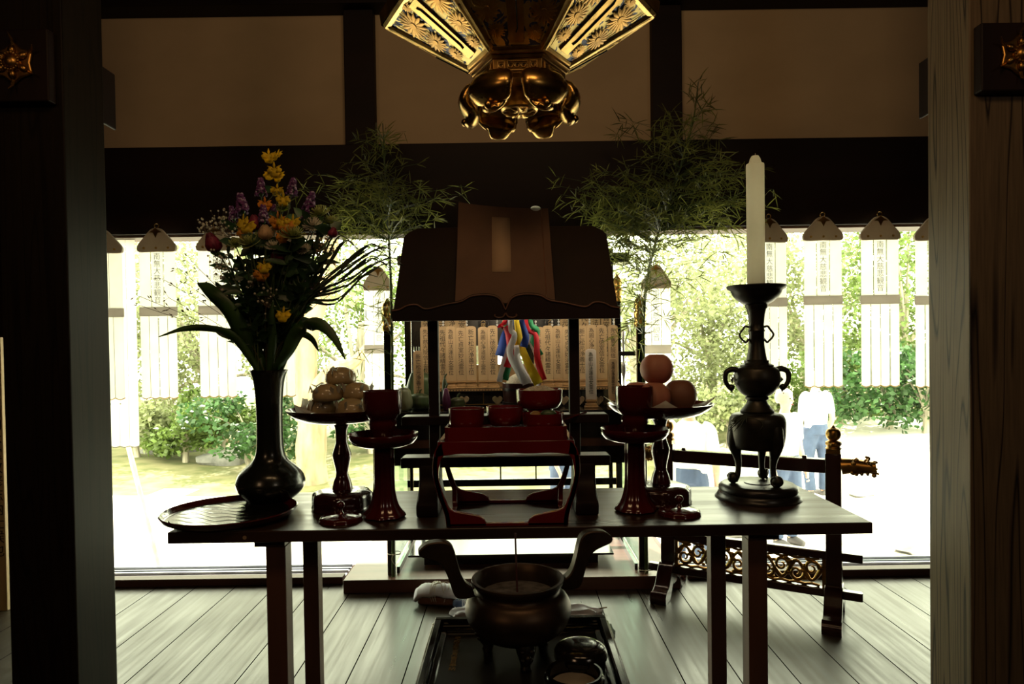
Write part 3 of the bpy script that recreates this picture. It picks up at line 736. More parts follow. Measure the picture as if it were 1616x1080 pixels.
# ---- goblets on dish stands
def goblet(px, py, w1, w2):
    c = tp(px, py); k = 0.000436
    t = thing('cup_stand', 'wine red lacquer pedestal with a flat dish, ' + w1, 'stand', (c.x, c.y, TZ), 0, 'lacquer cup pedestals')
    st = [(108, 903), (114, 893), (108, 880), (92, 862), (76, 835), (64, 790), (58, 740), (56, 640), (55, 520)]
    MB().lathe([(1e-6, -0.0)] + [(104*k, 0)] + sprof([(r*k, (903-y)*k) for r, y in st[1:]], 4) + [(1e-6, (903-515)*k)], 64, lobes=8, amp=0.045).build('column', 'wine_lacquer', t, smooth=50)
    di = [(1e-6, 518), (62, 517), (120, 512), (165, 496), (186, 470), (192, 446), (189, 440), (184, 446), (176, 466), (150, 482), (90, 488), (1e-6, 488)]
    MB().lathe([(r*k, (903-y)*k) for r, y in di], 72).build('dish', 'wine_lacquer', t, smooth=50)
    cu = [(1e-6, 487), (50, 487), (52, 470), (56, 448), (68, 424), (76, 402), (77, 385), (73, 368), (78, 360), (95, 338), (104, 300), (106, 250), (104, 210), (101, 209), (100, 230), (99, 290), (88, 330), (60, 350), (1e-6, 355)]
    o = MB().lathe([(r*k, (903-y)*k) for r, y in cu], 72).build('goblet', 'wine_lacquer', loc=(c.x, c.y, TZ + 0.0006), smooth=50)
    tag(o, 'wine red lacquer cup ' + w2, 'cup', 'lacquer cups')
goblet(607, 816, 'left of the red tray table', 'standing on the left pedestal beside the wrapped buns')
goblet(1003, 806, 'right of the red tray table', 'standing on the right pedestal before the peaches')
def lid(px, py, label):
    c = tp(px, py)
    t = thing('cup_lid', label, 'lid', (c.x, c.y, TZ), 0, 'cup lids on the table')
    MB().lathe(sprof([(1e-6, 0), (0.046, 0), (0.049, 0.004), (0.047, 0.010), (0.034, 0.014), (0.014, 0.017), (1e-6, 0.018)], 3), 48, lobes=12, amp=0.02).build('cover', 'wine_lacquer', t, smooth=50)
    MB().lathe(sprof([(0.009, 0.016), (0.005, 0.022), (0.004, 0.027), (0.009, 0.033), (0.010, 0.038), (0.007, 0.044), (1e-6, 0.046)], 3), 24).build('knob', 'wine_lacquer', t, smooth=60)
lid(538, 822, 'small wine red lacquer lid with a knob, left on the table before the bun stand')
lid(1072, 812, 'small wine red lacquer lid with a knob, right on the table before the peach stand')

# ---- red tray table in the middle
c = P(800, 833, YF + 0.012); k = 0.000396
ZT = thing('tray_table', 'bright red lacquer tray table with curved legs in the middle of the long table', 'tray table', (P(800, 800, YF + 0.015).x, YF + 0.012, TZ))
DEP = 0.235
def zy(y): return (990 - y)*k
def zx(x): return (x - 652)*k
out = [(-348, 425), (-348, 498), (-364, 512), (-398, 545), (-415, 600), (-418, 690), (-395, 800), (-355, 920), (-347, 990)]
inn_leg = [(-118, 990), (-118, 972), (-130, 950), (-165, 930), (-250, 912), (-305, 900), (-335, 870), (-365, 790), (-384, 720), (-383, 660), (-372, 610), (-350, 580)]
def legpoly(sgn):
    o_ = smooth2([(x*k, zy(y)) for x, y in out[2:]], 4)
    i_ = smooth2([(x*k, zy(y)) for x, y in inn_leg], 4)
    pts = o_ + i_
    return [(sgn*a, b) for a, b in pts]
for sy, y0 in ((0, 0.0), (1, DEP)):
    for sx in (-1, 1):
        b = MB(); th = 0.012
        ya, yb = (y0, y0 + th) if sy == 0 else (y0 - th, y0)
        b.prism(legpoly(sx), ya, yb, 'y')
        # the side face of the same leg, following the bowed outer line
        def at_z(poly_, z, pick):
            xs = []
            for (xa_, za_), (xb_, zb_) in zip(poly_, poly_[1:]):
                if (za_ - z)*(zb_ - z) <= 0 and za_ != zb_: xs.append(xa_ + (xb_ - xa_)*(z - za_)/(zb_ - za_))
            return pick(xs) if xs else None
        ol = smooth2([(-x*k, zy(y)) for x, y in out[2:]], 4); il = smooth2([(-x*k, zy(y)) for x, y in inn_leg], 4)
        ks = len(b.v); lev = 0
        for z_ in [0.0005 + (zy(584) - 0.001)*q/22 for q in range(23)]:
            xo, xi = at_z(ol, z_, max), at_z(il, z_, min)
            if xo is None or xi is None: continue
            ln_ = max(0.010, (xo - xi)*0.72); y_a, y_b = (0, ln_) if sy == 0 else (DEP, DEP - ln_)
            b.v += [(sx*xo, y_a, z_), (sx*(xo - th), y_a, z_), (sx*(xo - th), y_b, z_), (sx*xo, y_b, z_)]; lev += 1
        b.f += [(ks, ks+1, ks+2, ks+3), (ks + 4*lev - 1, ks + 4*lev - 2, ks + 4*lev - 3, ks + 4*lev - 4)]; b.m += [0, 0]
        for q in range(lev - 1):
            for e in range(4): b.f.append((ks + 4*q + e, ks + 4*q + 4 + e, ks + 4*q + 4 + (e+1) % 4, ks + 4*q + (e+1) % 4)); b.m.append(0)
        b.build('leg', 'red_lacquer', ZT, bevel=0.0015)
ap = MB(); APZ0, APZ1 = zy(575), zy(505)
for y0, y1 in ((0.0, 0.012), (DEP - 0.012, DEP)):
    poly = smooth2([(-362*k, APZ1), (-395*k, zy(540)), (-400*k, zy(590)), (-350*k, zy(584)), (-250*k, zy(575)), (-120*k, zy(578)), (0, zy(570)), (120*k, zy(578)), (250*k, zy(575)), (350*k, zy(584)), (400*k, zy(590)), (395*k, zy(540)), (362*k, APZ1)], 4)
    ap.prism(poly, y0, y1, 'y')
for sx in (-1, 1):
    ap.box(min(sx*388*k, sx*360*k), max(sx*388*k, sx*360*k), 0.0, DEP, zy(580), APZ1)
ap.build('apron', 'red_lacquer', ZT, bevel=0.001)
br = MB(); zb0, zb1 = 0, zy(972)
br.box(-347*k, 347*k, 0, 0.012, zb0, zb1).box(-347*k, 347*k, DEP-0.012, DEP, zb0, zb1).box(-347*k, -347*k+0.012, 0, DEP, zb0, zb1).box(347*k-0.012, 347*k, 0, DEP, zb0, zb1)
br.build('base_ring', 'red_lacquer', ZT, bevel=0.001)
ty = MB(); cx_ = 22*k; XW = 348*k
octp = [(-XW, cx_), (-XW + cx_, 0), (XW - cx_, 0), (XW, cx_), (XW, DEP - cx_), (XW - cx_, DEP), (-XW + cx_, DEP), (-XW, DEP - cx_)]
ty.prism([(a*.975, DEP/2 + (b - DEP/2)*.975) for a, b in octp], APZ1 + .001, zy(470), 'z')
n8 = len(octp)
for i in range(n8):
    (ax, ay), (bx, by) = octp[i], octp[(i+1) % n8]; mx_, my_ = 0, DEP/2
    q = lambda x, y, f: (mx_ + (x-mx_)*f, my_ + (y-my_)*f)
    a1, b1 = q(ax, ay, .96), q(bx, by, .96)
    ty.add([(ax, ay, APZ1), (bx, by, APZ1), (b1[0], b1[1], APZ1), (a1[0], a1[1], APZ1), (ax, ay, zy(425)), (bx, by, zy(425)), (b1[0], b1[1], zy(425)), (a1[0], a1[1], zy(425))],
           [(0,3,2,1),(4,5,6,7),(0,1,5,4),(1,2,6,5),(2,3,7,6),(3,0,4,7)])
ty.build('tray', 'red_lacquer', ZT, smooth=0)
ZC = ZT.location; ztop = TZ + zy(470)
def bowl(name, px, py_top, d, r, h, label, z0=None, foot=True, m='red_lacquer', group='lacquer bowls on the red tray table'):
    x = P(px, py_top, d).x; z = z0 if z0 is not None else ztop
    t = thing(name, label, 'bowl', (x, d, z), 0, group)
    MB().lathe(sprof([(1e-6, 0), (r*.55, 0), (r*.6, h*.06), (r*.82, h*.14), (r*.97, h*.4), (r, h*.75), (r*1.01, h)], 4) + [(r*.96, h), (r*.93, h*.7), (r*.85, h*.35), (r*.5, h*.2), (1e-6, h*.18)], 56).build('body', m, t, smooth=50)
    return t
fy = YF + 0.012
bowl('lacquer_bowl', 736, 655, fy + 0.055, 0.041, TZ + zy(327) - ztop, 'red lacquer bowl at the front left of the tray table')
bowl('lacquer_bowl', 857, 662, fy + 0.058, 0.0475, TZ + zy(362) - ztop, 'red lacquer bowl holding dark simmered food at the front right of the tray table')
b3 = bowl('lacquer_bowl', 797, 652, fy + 0.150, 0.046, TZ + zy(342) - ztop, 'red lacquer bowl at the back centre of the tray table, behind the other two')
b4 = bowl('rice_bowl', 851, 632, fy + 0.165, 0.0575, 0.052, 'tall red lacquer bowl heaped with rice at the back right of the tray table', z0=TZ + zy(372))
o = MB().lathe([(1e-6, 0), (0.035, 0), (0.037, 0.004), (0.030, 0.01), (0.030, TZ + zy(372) - ztop - 0.0005), (1e-6, TZ + zy(372) - ztop - 0.0005)], 40).build('bowl_riser', 'red_lacquer', loc=(b4.location.x, b4.location.y, ztop)); tag(o, 'low red lacquer ring stand under the heaped rice bowl', 'stand')
rc = MB(); rr = random.Random(3)
rc.lathe(sprof([(0.050, 0.0), (0.047, 0.005), (0.030, 0.014), (0.010, 0.018), (1e-6, 0.019)], 4), 40)
for i in range(420):
    a, q = rr.random()*2*PI, 0.048*math.sqrt(rr.random()); zz = 0.019*(1 - (q/0.052)**2)
    d = Vector((rr.gauss(0, 1), rr.gauss(0, 1), rr.gauss(0, .6))).normalized()*0.006
    rc.tube([Vector((q*math.cos(a), q*math.sin(a), zz)) - d*.5, Vector((q*math.cos(a), q*math.sin(a), zz)) + d*.5], 0.0013, 5)
o = rc.build('rice_heap', 'rice', loc=(b4.location.x, b4.location.y, b4.location.z + 0.040)); tag(o, 'heap of boiled rice in the tall red bowl', 'rice', kind='stuff')
for i, (dx, dz, m, lab) in enumerate(((-0.018, 0.0, 'ginger', 'brown simmered vegetable piece in the front right bowl'), (0.012, 0.002, 'squash', 'dark green vegetable piece in the front right bowl'))):
    bb = MB(); bb.ball((0, 0, 0), (0.013 + 0.006*i, 0.011, 0.009), 14)
    o = bb.build('simmered_vegetable', m, loc=(P(857, 662, fy + .058).x + dx, fy + 0.045, TZ + zy(362) - 0.003 + dz)); tag(o, lab, 'food')
ch = thing('chopsticks', 'pair of dark red chopsticks laid across the back right of the tray table', 'chopsticks', (0, 0, 0))
for dd in (0, 0.006):
    a, b_ = P(884, 665, fy + 0.10 + dd), P(925, 651, fy + 0.16 + dd)
    MB().tube([a, b_], [0.0016, 0.0028], 8).build('stick', 'wine_lacquer', ch)

# ---- candlestick
c = tp(1196, 785); k = 0.000581
CS = thing('candlestick', 'tall dark bronze candlestick with dragon handles on three curling legs', 'candlestick', (c.x, c.y, TZ))
def cy(y): return (1012 - y)*k
MB().lathe(sprof([(1e-6, 0), (172*k, 0), (177*k, 0.006), (172*k, 0.014)], 3) + sprof([(166*k, 0.017), (170*k, 0.022), (168*k, 0.030), (158*k, 0.036), (150*k, 0.038)], 3) + [(1e-6, 0.038)], 72).build('base', 'black_satin', CS, smooth=50)
MB().lathe([(1e-6, 0.0375), (0.034, 0.0375), (0.034, 0.040), (0.030, 0.0405), (1e-6, 0.0405)], 40).build('base_disc', 'black_satin', CS)
bw = [(1e-6, 775), (60, 792), (104, 788), (118, 750), (122, 700), (121, 665), (114, 645), (100, 634), (70, 628)]
MB().lathe(sprof([(r*k, cy(y)) for r, y in bw], 4) + [(1e-6, cy(626))], 56).build('lower_bowl', 'bronze_dark', CS, smooth=60)
for i in range(3):
    an = R(-62 + 120*i) ; d = Vector((math.cos(an), math.sin(an), 0))
    b = MB()
    pts = smoothpath([d*0.050 + Vector((0, 0, cy(690))), d*0.058 + Vector((0, 0, cy(770))), d*0.050 + Vector((0, 0, cy(850))), d*0.052 + Vector((0, 0, cy(905))), d*0.062 + Vector((0, 0, cy(930)))], 5)
    rr_ = [0.024, .024, .023, .022, .021, .020, .017, .014, .011, .0095, .0085, .008, .0075, .0075, .0075, .008, .0085, .009, .010, .011, .012]
    b.tube(pts, rr_[:len(pts)], 14)
    b.ball(d*0.064 + Vector((0, 0, 0.052)), 0.0145, 16)
    b.tube([d*0.064 + Vector((0.0, 0, 0.052)) + Vector((math.cos(q)*0.011*d.x, math.cos(q)*0.011*d.y, math.sin(q)*0.011 )) + d.cross(Vector((0, 0, 1)))*0.010 for q in [j*0.5 for j in range(11)]], 0.0035, 8)
    b.build('leg', 'bronze_dark', CS, smooth=60)
kn = [(70, 628), (74, 622), (66, 614), (56, 600), (46, 588), (42, 576), (50, 568), (50, 560), (44, 556)]
MB().lathe([(1e-6, cy(629))] + [(r*k, cy(y)) for r, y in kn] + [(1e-6, cy(555))], 48).build('lower_knop', 'bronze_dark', CS, smooth=40)
gb = [(44, 556), (62, 548), (84, 525), (99, 490), (100, 465), (92, 436), (82, 426)]
MB().lathe([(1e-6, cy(557))] + sprof([(r*k, cy(y)) for r, y in gb], 4) + [(72*k, cy(423)), (72*k, cy(415)), (60*k, cy(411)), (52*k, cy(406)), (52*k, cy(396)), (44*k, cy(392)), (1e-6, cy(391))], 56).build('globe', 'bronze_dark', CS, smooth=50)
nk = [(44, 392), (42, 382), (36, 345), (33, 320), (33, 268), (37, 262), (33, 256), (32, 235), (36, 190), (42, 165), (48, 158), (48, 146), (40, 143)]
MB().lathe([(1e-6, cy(393))] + [(r*k, cy(y)) for r, y in nk] + [(1e-6, cy(142))], 40).build('neck', 'bronze_dark', CS, smooth=50)
dh = [(1e-6, 146), (50, 145), (72, 132), (95, 112), (106, 95), (110, 82), (124, 74), (129, 64), (126, 60), (120, 66), (104, 72), (98, 88), (84, 108), (50, 124), (1e-6, 126)]
MB().lathe([(r*k, cy(y)) for r, y in dh], 64).build('drip_pan', 'bronze_dark', CS, smooth=50)
for sx in (-1, 1):
    e = smoothpath([(sx*34*k, 0, cy(245)), (sx*50*k, 0, cy(242)), (sx*58*k, 0, cy(252)), (sx*66*k, 0, cy(262)), (sx*76*k, 0, cy(278)), (sx*70*k, 0, cy(294)), (sx*60*k, 0, cy(304)), (sx*48*k, 0, cy(314)), (sx*38*k, 0, cy(304)), (sx*33*k, 0, cy(298))], 4)
    MB().tube(e, 0.0028, 8).build('ring_handle', 'bronze_dark', CS)
    b = MB()
    e = smoothpath([(sx*88*k, 0, cy(438)), (sx*112*k, 0, cy(434)), (sx*138*k, 0, cy(448)), (sx*142*k, 0, cy(482)), (sx*130*k, 0, cy(508)), (sx*116*k, 0, cy(522)), (sx*104*k, 0, cy(506))], 4)
    b.tube(e, [0.008 - 0.00015*i for i in range(len(e))], 10)
    b.ball((sx*116*k, 0, cy(516)), 0.009, 12); b.tube([(sx*112*k, 0, cy(440)), (sx*114*k, 0, cy(428)), (sx*112*k, 0, cy(420))], [.006, .005, .001], 8)
    b.tube([(sx*136*k, 0, cy(447)), (sx*146*k, 0, cy(440))], [.005, .001], 8); b.tube([(sx*114*k, 0, cy(520)), (sx*113*k, 0, cy(538))], [.006, .001], 8)
    b.tube([(sx*106*k, 0, cy(470)), (sx*114*k, 0, cy(482)), (sx*106*k, 0, cy(494))], [.001, .004, .001], 6)
    b.build('dragon_handle', 'bronze_dark', CS, smooth=60)
# tassel tied on the bowl
ts = MB(); rr = random.Random(9)
for i in range(60):
    a = Vector((-0.045, -0.052, cy(640))); e = a + Vector((-0.03 + rr.gauss(0, .008), -0.012 + rr.gauss(0, .006), -0.012 + rr.gauss(0, .009)))
    ts.tube([a, a.lerp(e, .5) + Vector((0, 0, .005)), e], [.002, .0014, .0008], 5)
ts.tube(smoothpath([(-0.045, -0.052, cy(640)), (-0.02, -0.068, cy(650)), (-0.012, -0.072, cy(670)), (-0.018, -0.072, cy(690))], 4), 0.0006, 5)
tag(ts.build('tassel', 'cloth_green', loc=(c.x, c.y, TZ)), 'small dark frayed tassel hanging on the candlestick bowl', 'tassel')
cb = cy(126)
cn = thing('candle', 'thick white candle standing in the drip pan of the candlestick', 'candle', (c.x, c.y - 0.0, TZ + cb))
ctop = P(1184, 246, c.y).z - TZ - cb
MB().lathe(sprof([(1e-6, 0), (0.0222, 0.0), (0.0222, 0.01)], 2) + [(0.0228, ctop - 0.026), (0.022, ctop - 0.022), (0.016, ctop - 0.019), (0.013, ctop - 0.008), (0.009, ctop - 0.001), (1e-6, ctop)], 48).build('wax_body', 'wax', cn, smooth=40)
MB().tube([(0, 0, ctop - 0.002), (0.001, 0, ctop + 0.006)], 0.0012, 6).build('wick', 'wick', cn)

# ================================================================== LECTERN AND BOOK
LD = 1.672
LC = P(800, 805, LD)
lt = thing('lectern', 'dark wooden lectern with a sloping board on two posts standing on the long table', 'lectern', (LC.x, LD, TZ))
def lx(px, py=600, d=LD): return P(px, py, d).x - LC.x
def lz(py, px=800, d=LD): return P(px, py, d).z - TZ
for a, b_, fa, fb in ((677, 693, 664, 697), (898, 914, 903, 938)):
    MB().box(lx(a), lx(b_), -0.014, 0.014, 0.12, lz(496) + 0.06).build('post', 'dark_wood', lt, bevel=0.0015)
    mid = (lx(fa, 770) + lx(fb, 770))/2; hw = (lx(fb, 770) - lx(fa, 770))/2
    poly = smooth2([(-0.085, 0), (-0.088, 0.03), (-0.055, 0.05), (-0.030, 0.075), (-0.026, 0.12), (0.026, 0.12), (0.030, 0.075), (0.055, 0.05), (0.088, 0.03), (0.085, 0)], 3)
    MB().prism(poly, mid - hw, mid + hw, 'x').build('foot', 'dark_wood', lt, bevel=0.005)
for ya, yb, xa, xb in ((652, 669, 636, 958), (716, 735, 634, 960)):
    MB().box(lx(xa, 660), lx(xb, 660), -0.028, 0.028, lz(yb - 1), lz(ya + 3)).build('shelf_rail', 'dark_wood', lt, bevel=0.0015)
    MB().box(lx(xa, 660) + 0.004, lx(xb, 660) - 0.004, -0.0275, 0.0275, lz(ya + 3), lz(ya + 2)).build('rail_top', 'table_wood', lt)
# board: sloping plane; bottom edge near, top edge farther
A = P(620, 497, LD - 0.06); B = P(976, 490, LD - 0.06); Tl = P(632, 362, LD + 0.13); Tr = P(944, 354, LD + 0.13)
bx0, bx1 = (A.x + 0.0) - LC.x, B.x - LC.x; bz = (A.z + B.z)/2 - TZ; tz_ = (Tl.z + Tr.z)/2 - TZ
slope = math.atan2(tz_ - bz, 0.19); SL = math.hypot(tz_ - bz, 0.19)
MBd = Matrix.Translation((0, -0.06, bz)) @ Matrix.Rotation(slope, 4, 'X')   # local x, y up the slope, z outward normal (towards viewer/up)
hw0 = (bx1 - bx0)/2; cxm = (bx0 + bx1)/2; hw1 = (Tr.x - Tl.x)/2
pb = [(-hw0, 0), (hw0, 0), (hw1 + 0.004, SL - 0.035), (hw1 - 0.004, SL - 0.02), (hw1 - 0.03, SL), (-hw1 + 0.03, SL), (-hw1 + 0.004, SL - 0.02), (-hw1 - 0.004, SL - 0.035)]
MB().prism([(a + cxm, b_) for a, b_ in pb], -0.014, 0, 'z', M=MBd).build('board', 'dark_wood', lt, bevel=0.002)
# scalloped ledge
def lip(u):
    u = abs(u); return 0.026 + 0.013*math.cos(u*2*PI*1.55)*(1 - 0.25*u) - 0.010*u
MB2 = Matrix.Translation((0, -0.06, bz))
poly = [(-hw0 + cxm, -0.018)] + [(hw0 + cxm, -0.018)]
top_ = []
lipkeys = [(0.0, 488), (0.055, 470), (0.16, 464), (0.30, 466), (0.39, 474), (0.52, 478), (0.66, 484), (0.72, 484), (0.78, 478), (0.86, 479), (0.93, 485), (1.0, 487)]
lk = smooth2(lipkeys, 5)
for u, y in reversed(lk): top_.append((u*hw0 + cxm, (494 - y)*0.00152))
for u, y in lk[1:]: top_.append((-u*hw0 + cxm, (494 - y)*0.00152))
MB().prism(poly + top_, -0.016, 0.0, 'y', M=MB2).build('ledge', 'dark_wood', lt, bevel=0.001)
bd = MB()
bd.tube([MB2 @ Vector((a, -0.0165, b_ - 0.004)) for a, b_ in top_], 0.0024, 8)
for sx in (-1, 1):
    bd.tube([MB2 @ Vector((cxm + sx*q[0], -0.0175, q[1])) for q in smooth2([(0.0, -0.002), (0.006, -0.011), (0.018, -0.013), (0.026, -0.009), (0.024, -0.005)], 4)], 0.0022, 8)
bd.build('carved_bead', 'leg_wood', lt, smooth=60)
# book
bkL = (P(718, 465, LD - 0.05).x + P(720, 330, LD + .12).x)/2 - LC.x
bkt = thing('book', 'old brown paper-bound sutra book with a pale title slip leaning on the lectern', 'book', lt.location + MBd @ Vector((0, 0, 0)))
bkt.rotation_euler = (slope, 0, 0)
xl, xr_ = P(719, 466, LD - 0.045).x - LC.x, P(875, 466, LD - 0.045).x - LC.x
xtl, xtr = P(724, 330, LD + 0.14).x - LC.x, P(865, 340, LD + 0.14).x - LC.x
y0b, y1b = 0.012, SL + 0.045
def sheet(z0, curl, grow=0.0, n=14, m=16, th=0.002):
    b = MB()
    for layer in (0, 1):
        for j in range(m+1):
            v = j/m
            for i in range(n+1):
                u = i/n; xa = xl + (xtl - xl)*v - grow; xb = xr_ + (xtr - xr_)*v + grow
                yy = y0b + (y1b - y0b)*v + (0.012*(1-u)**2*v - 0.004*math.sin(u*PI)*v)
                zz = z0 + curl*(0.016*v*v*(0.3 + (1-u)**2) + 0.004*math.sin(u*3)) - layer*th
                b.v.append((xa + (xb - xa)*u, yy, zz))
    K = (n+1)*(m+1)
    for j in range(m):
        for i in range(n):
            k_ = j*(n+1) + i; b.f.append((k_, k_+1, k_+n+2, k_+n+1)); b.m.append(0)
            b.f.append((K+k_, K+k_+n+1, K+k_+n+2, K+k_+1)); b.m.append(0)
    ring = [i for i in range(n+1)] + [j*(n+1)+n for j in range(1, m+1)] + [m*(n+1)+i for i in range(n-1, -1, -1)] + [j*(n+1) for j in range(m-1, 0, -1)]
    for a, q in zip(ring, ring[1:] + ring[:1]): b.f.append((a, a+K, q+K, q)); b.m.append(0)
    return b
sheet(0.017, 1.0).build('cover', 'book_cover', bkt, smooth=40)
sheet(0.0145, 0.9, -0.002, th=0.012).build('pages', 'book_paper', bkt, smooth=40)
sheet(0.003, 0.0, 0.002, th=0.002).build('back_cover', 'book_cover', bkt, smooth=40)
def onbook(u, v, z):
    xa = xl + (xtl - xl)*v; xb = xr_ + (xtr - xr_)*v
    return Vector((xa + (xb-xa)*u, y0b + (y1b-y0b)*v + (0.012*(1-u)**2*v - 0.004*math.sin(u*PI)*v), 0.017 + 0.016*v*v*(0.3 + (1-u)**2) + 0.004*math.sin(u*3) + z))
ts_ = MB(); nn = 10
for j in range(nn+1):
    for i in range(3): ts_.v.append(onbook(0.37 + 0.20*i/2, 0.30 + 0.58*j/nn, 0.0009))
for j in range(nn):
    for i in range(2): q = j*3+i; ts_.f.append((q, q+1, q+4, q+3)); ts_.m.append(0)
ts_.build('title_slip', 'title_slip', bkt, smooth=60, solid=0.0004)
fd = MB(); fd.strip([onbook(0.92, v/10, 0.0006) for v in range(0, 11)], [0.0012]*11, side=(1, 0, 0)); fd.build('hinge_crease', 'board_wood', bkt, solid=0.0003)
nt = MB(); nt.ball(onbook(0.86, 1.0, 0.0), (0.014, 0.010, 0.004), 12); 
tag(nt.build('bookmark', 'paper', loc=lt.location + MBd.translation, smooth=60), 'small crumpled cream paper tucked at the top right of the book', 'bookmark').rotation_euler = (slope, 0, 0)

# ================================================================== INCENSE BURNER AND ITS TRAY STAND
KZ = 0.592
tyB = PZ(820, 972, KZ + 0.02); yB = tyB.y; hwT = 0.169
xT = (P(689, 974, yB).x + P(953, 972, yB).x)/2
dst = thing('incense_stand', 'black lacquer framed tray on a low stand in front of the table', 'stand', (xT, yB, 0))
TLEN = 0.42
MB().box(-hwT + 0.012, hwT - 0.012, -TLEN + 0.012, -0.012, KZ - 0.012, KZ).build('tray_board', 'black_satin', dst)
fr = MB()
def frame(b, hw, y0, y1, w_, z0, z1, mi=0):
    b.box(-hw, hw, y1 - w_, y1, z0, z1, mi); b.box(-hw, hw, y0, y0 + w_, z0, z1, mi); b.box(-hw, -hw + w_, y0 + w_, y1 - w_, z0, z1, mi); b.box(hw - w_, hw, y0 + w_, y1 - w_, z0, z1, mi)
frame(fr, hwT, -TLEN, 0, 0.013, KZ - 0.016, KZ + 0.020)
fr.build('tray_rim', 'black_lacquer', dst, bevel=0.002, smooth=0)
f2 = MB(); frame(f2, hwT + 0.007, -TLEN - 0.007, 0.007, 0.009, KZ - 0.022, KZ + 0.006); f2.build('outer_moulding', 'wine_lacquer', dst, bevel=0.002, smooth=0)
f3 = MB(); frame(f3, hwT - 0.013, -TLEN + 0.013, -0.013, 0.014, KZ - 0.001, KZ + 0.006); f3.build('inner_moulding', 'black_lacquer', dst, bevel=0.004, smooth=0)
for sx in (-1, 1):
    for yy in (-0.05, -TLEN + 0.05):
        MB().box(sx*0.125 - 0.015, sx*0.125 + 0.015, yy - 0.015, yy + 0.015, 0, KZ - 0.012).build('leg', 'black_lacquer', dst, bevel=0.002)
MB().box(-0.13, 0.13, -TLEN + 0.04, -0.04, 0.12, 0.135).build('lower_shelf', 'black_lacquer', dst, bevel=0.002)
tx = P(722, 1030, 1.24); text('inscription', '平\n成\n五\n年\n三\n月\n吉\n日\n奉\n納', 0.0135, 'gold_ink', dst, (PZ(722, 1010, KZ).x - xT, PZ(722, 1006, KZ).y - yB, KZ + 0.0006), rot=(0, 0, 0))

Bc = P(817, 912, 1.205)
bz0 = Bc.z - KZ        # rim height above tray
IB = thing('incense_burner', 'brown bronze incense burner with two upswept handles on three feet', 'incense burner', (Bc.x, Bc.y, KZ), R(11))
pr = [(1e-6, 0.030), (0.035, 0.031), (0.062, 0.040), (0.084, 0.058), (0.0945, 0.080), (0.0945, 0.098), (0.086, 0.114), (0.077, 0.120), (0.0745, 0.123), (0.074, 0.128), (0.078, 0.1335), (0.0825, 0.140)]
H = bz0
sc_ = H/0.146
pf = sprof([(r, z*sc_) for r, z in pr], 4) + [(0.0835, H - 0.003), (0.083, H), (0.0775, H + 0.0005), (0.076, H - 0.002), (0.071, H - 0.014), (0.070, H - 0.05), (1e-6, H - 0.052)]
MB().lathe(pf, 96).build('bowl', 'bronze', IB, smooth=40)
MB().lathe([(1e-6, H - 0.050), (0.0698, H - 0.050), (0.0698, H - 0.030), (0.06, H - 0.0275), (0.03, H - 0.026), (1e-6, H - 0.026)], 64).build('ash', 'ash', IB, smooth=60)
kk = 0.0002935
ax_ = 763
outl = [(482, 452), (462, 440), (440, 418), (418, 372), (398, 305), (388, 262), (372, 215), (340, 188), (290, 179), (230, 184), (192, 205), (173, 228), (174, 248), (192, 262), (235, 278), (280, 296), (312, 325), (334, 372), (352, 425), (374, 490), (400, 515), (450, 520), (500, 512)]
for sx in (-1, 1):
    po = [(sx*(x - ax_)*-kk*1.02 if sx > 0 else (x - ax_)*kk*1.02, H + (432 - y)*kk*1.04) for x, y in smooth2(outl, 3)]
    MB().prism(po, -0.0115, 0.0115, 'y').build('handle', 'bronze', IB, bevel=0.003, bseg=2, smooth=60)
for i in range(3):
    an = R(-90 + 120*i); d = Vector((math.cos(an), math.sin(an), 0))
    b = MB(); b.tube([d*0.055 + Vector((0, 0, 0.046*sc_)), d*0.064 + Vector((0, 0, 0.032)), d*0.062 + Vector((0, 0, 0.018)), d*0.058 + Vector((0, 0, 0.008)), d*0.061], [0.018, 0.0165, 0.012, 0.0085, 0.0095], 14)
    b.ball(d*0.079 + Vector((0, 0, 0.028)), (0.006, 0.006, 0.005), 8)
    for q in (-1, 1):
        e = d.cross(Vector((0, 0, 1)))*q
        b.ball(d*0.074 + e*0.008 + Vector((0, 0, 0.037)), (0.0055, 0.0055, 0.005), 8); b.ball(d*0.073 + e*0.006 + Vector((0, 0, 0.022)), (0.005, 0.005, 0.004), 8)
    b.build('lion_foot', 'bronze_dark', IB, smooth=60)
s0 = P(816, 912, 1.205); s1 = P(813, 841, 1.205)
MBs = MB().tube([(0, 0, 0), (s1.x - s0.x, 0, s1.z - (KZ + H - 0.0285))], 0.0017, 8)
tag(MBs.build('incense_stick', 'stick', loc=(s0.x, s0.y, KZ + H - 0.0285)), 'thin dark red incense stick upright in the ash of the burner', 'incense')
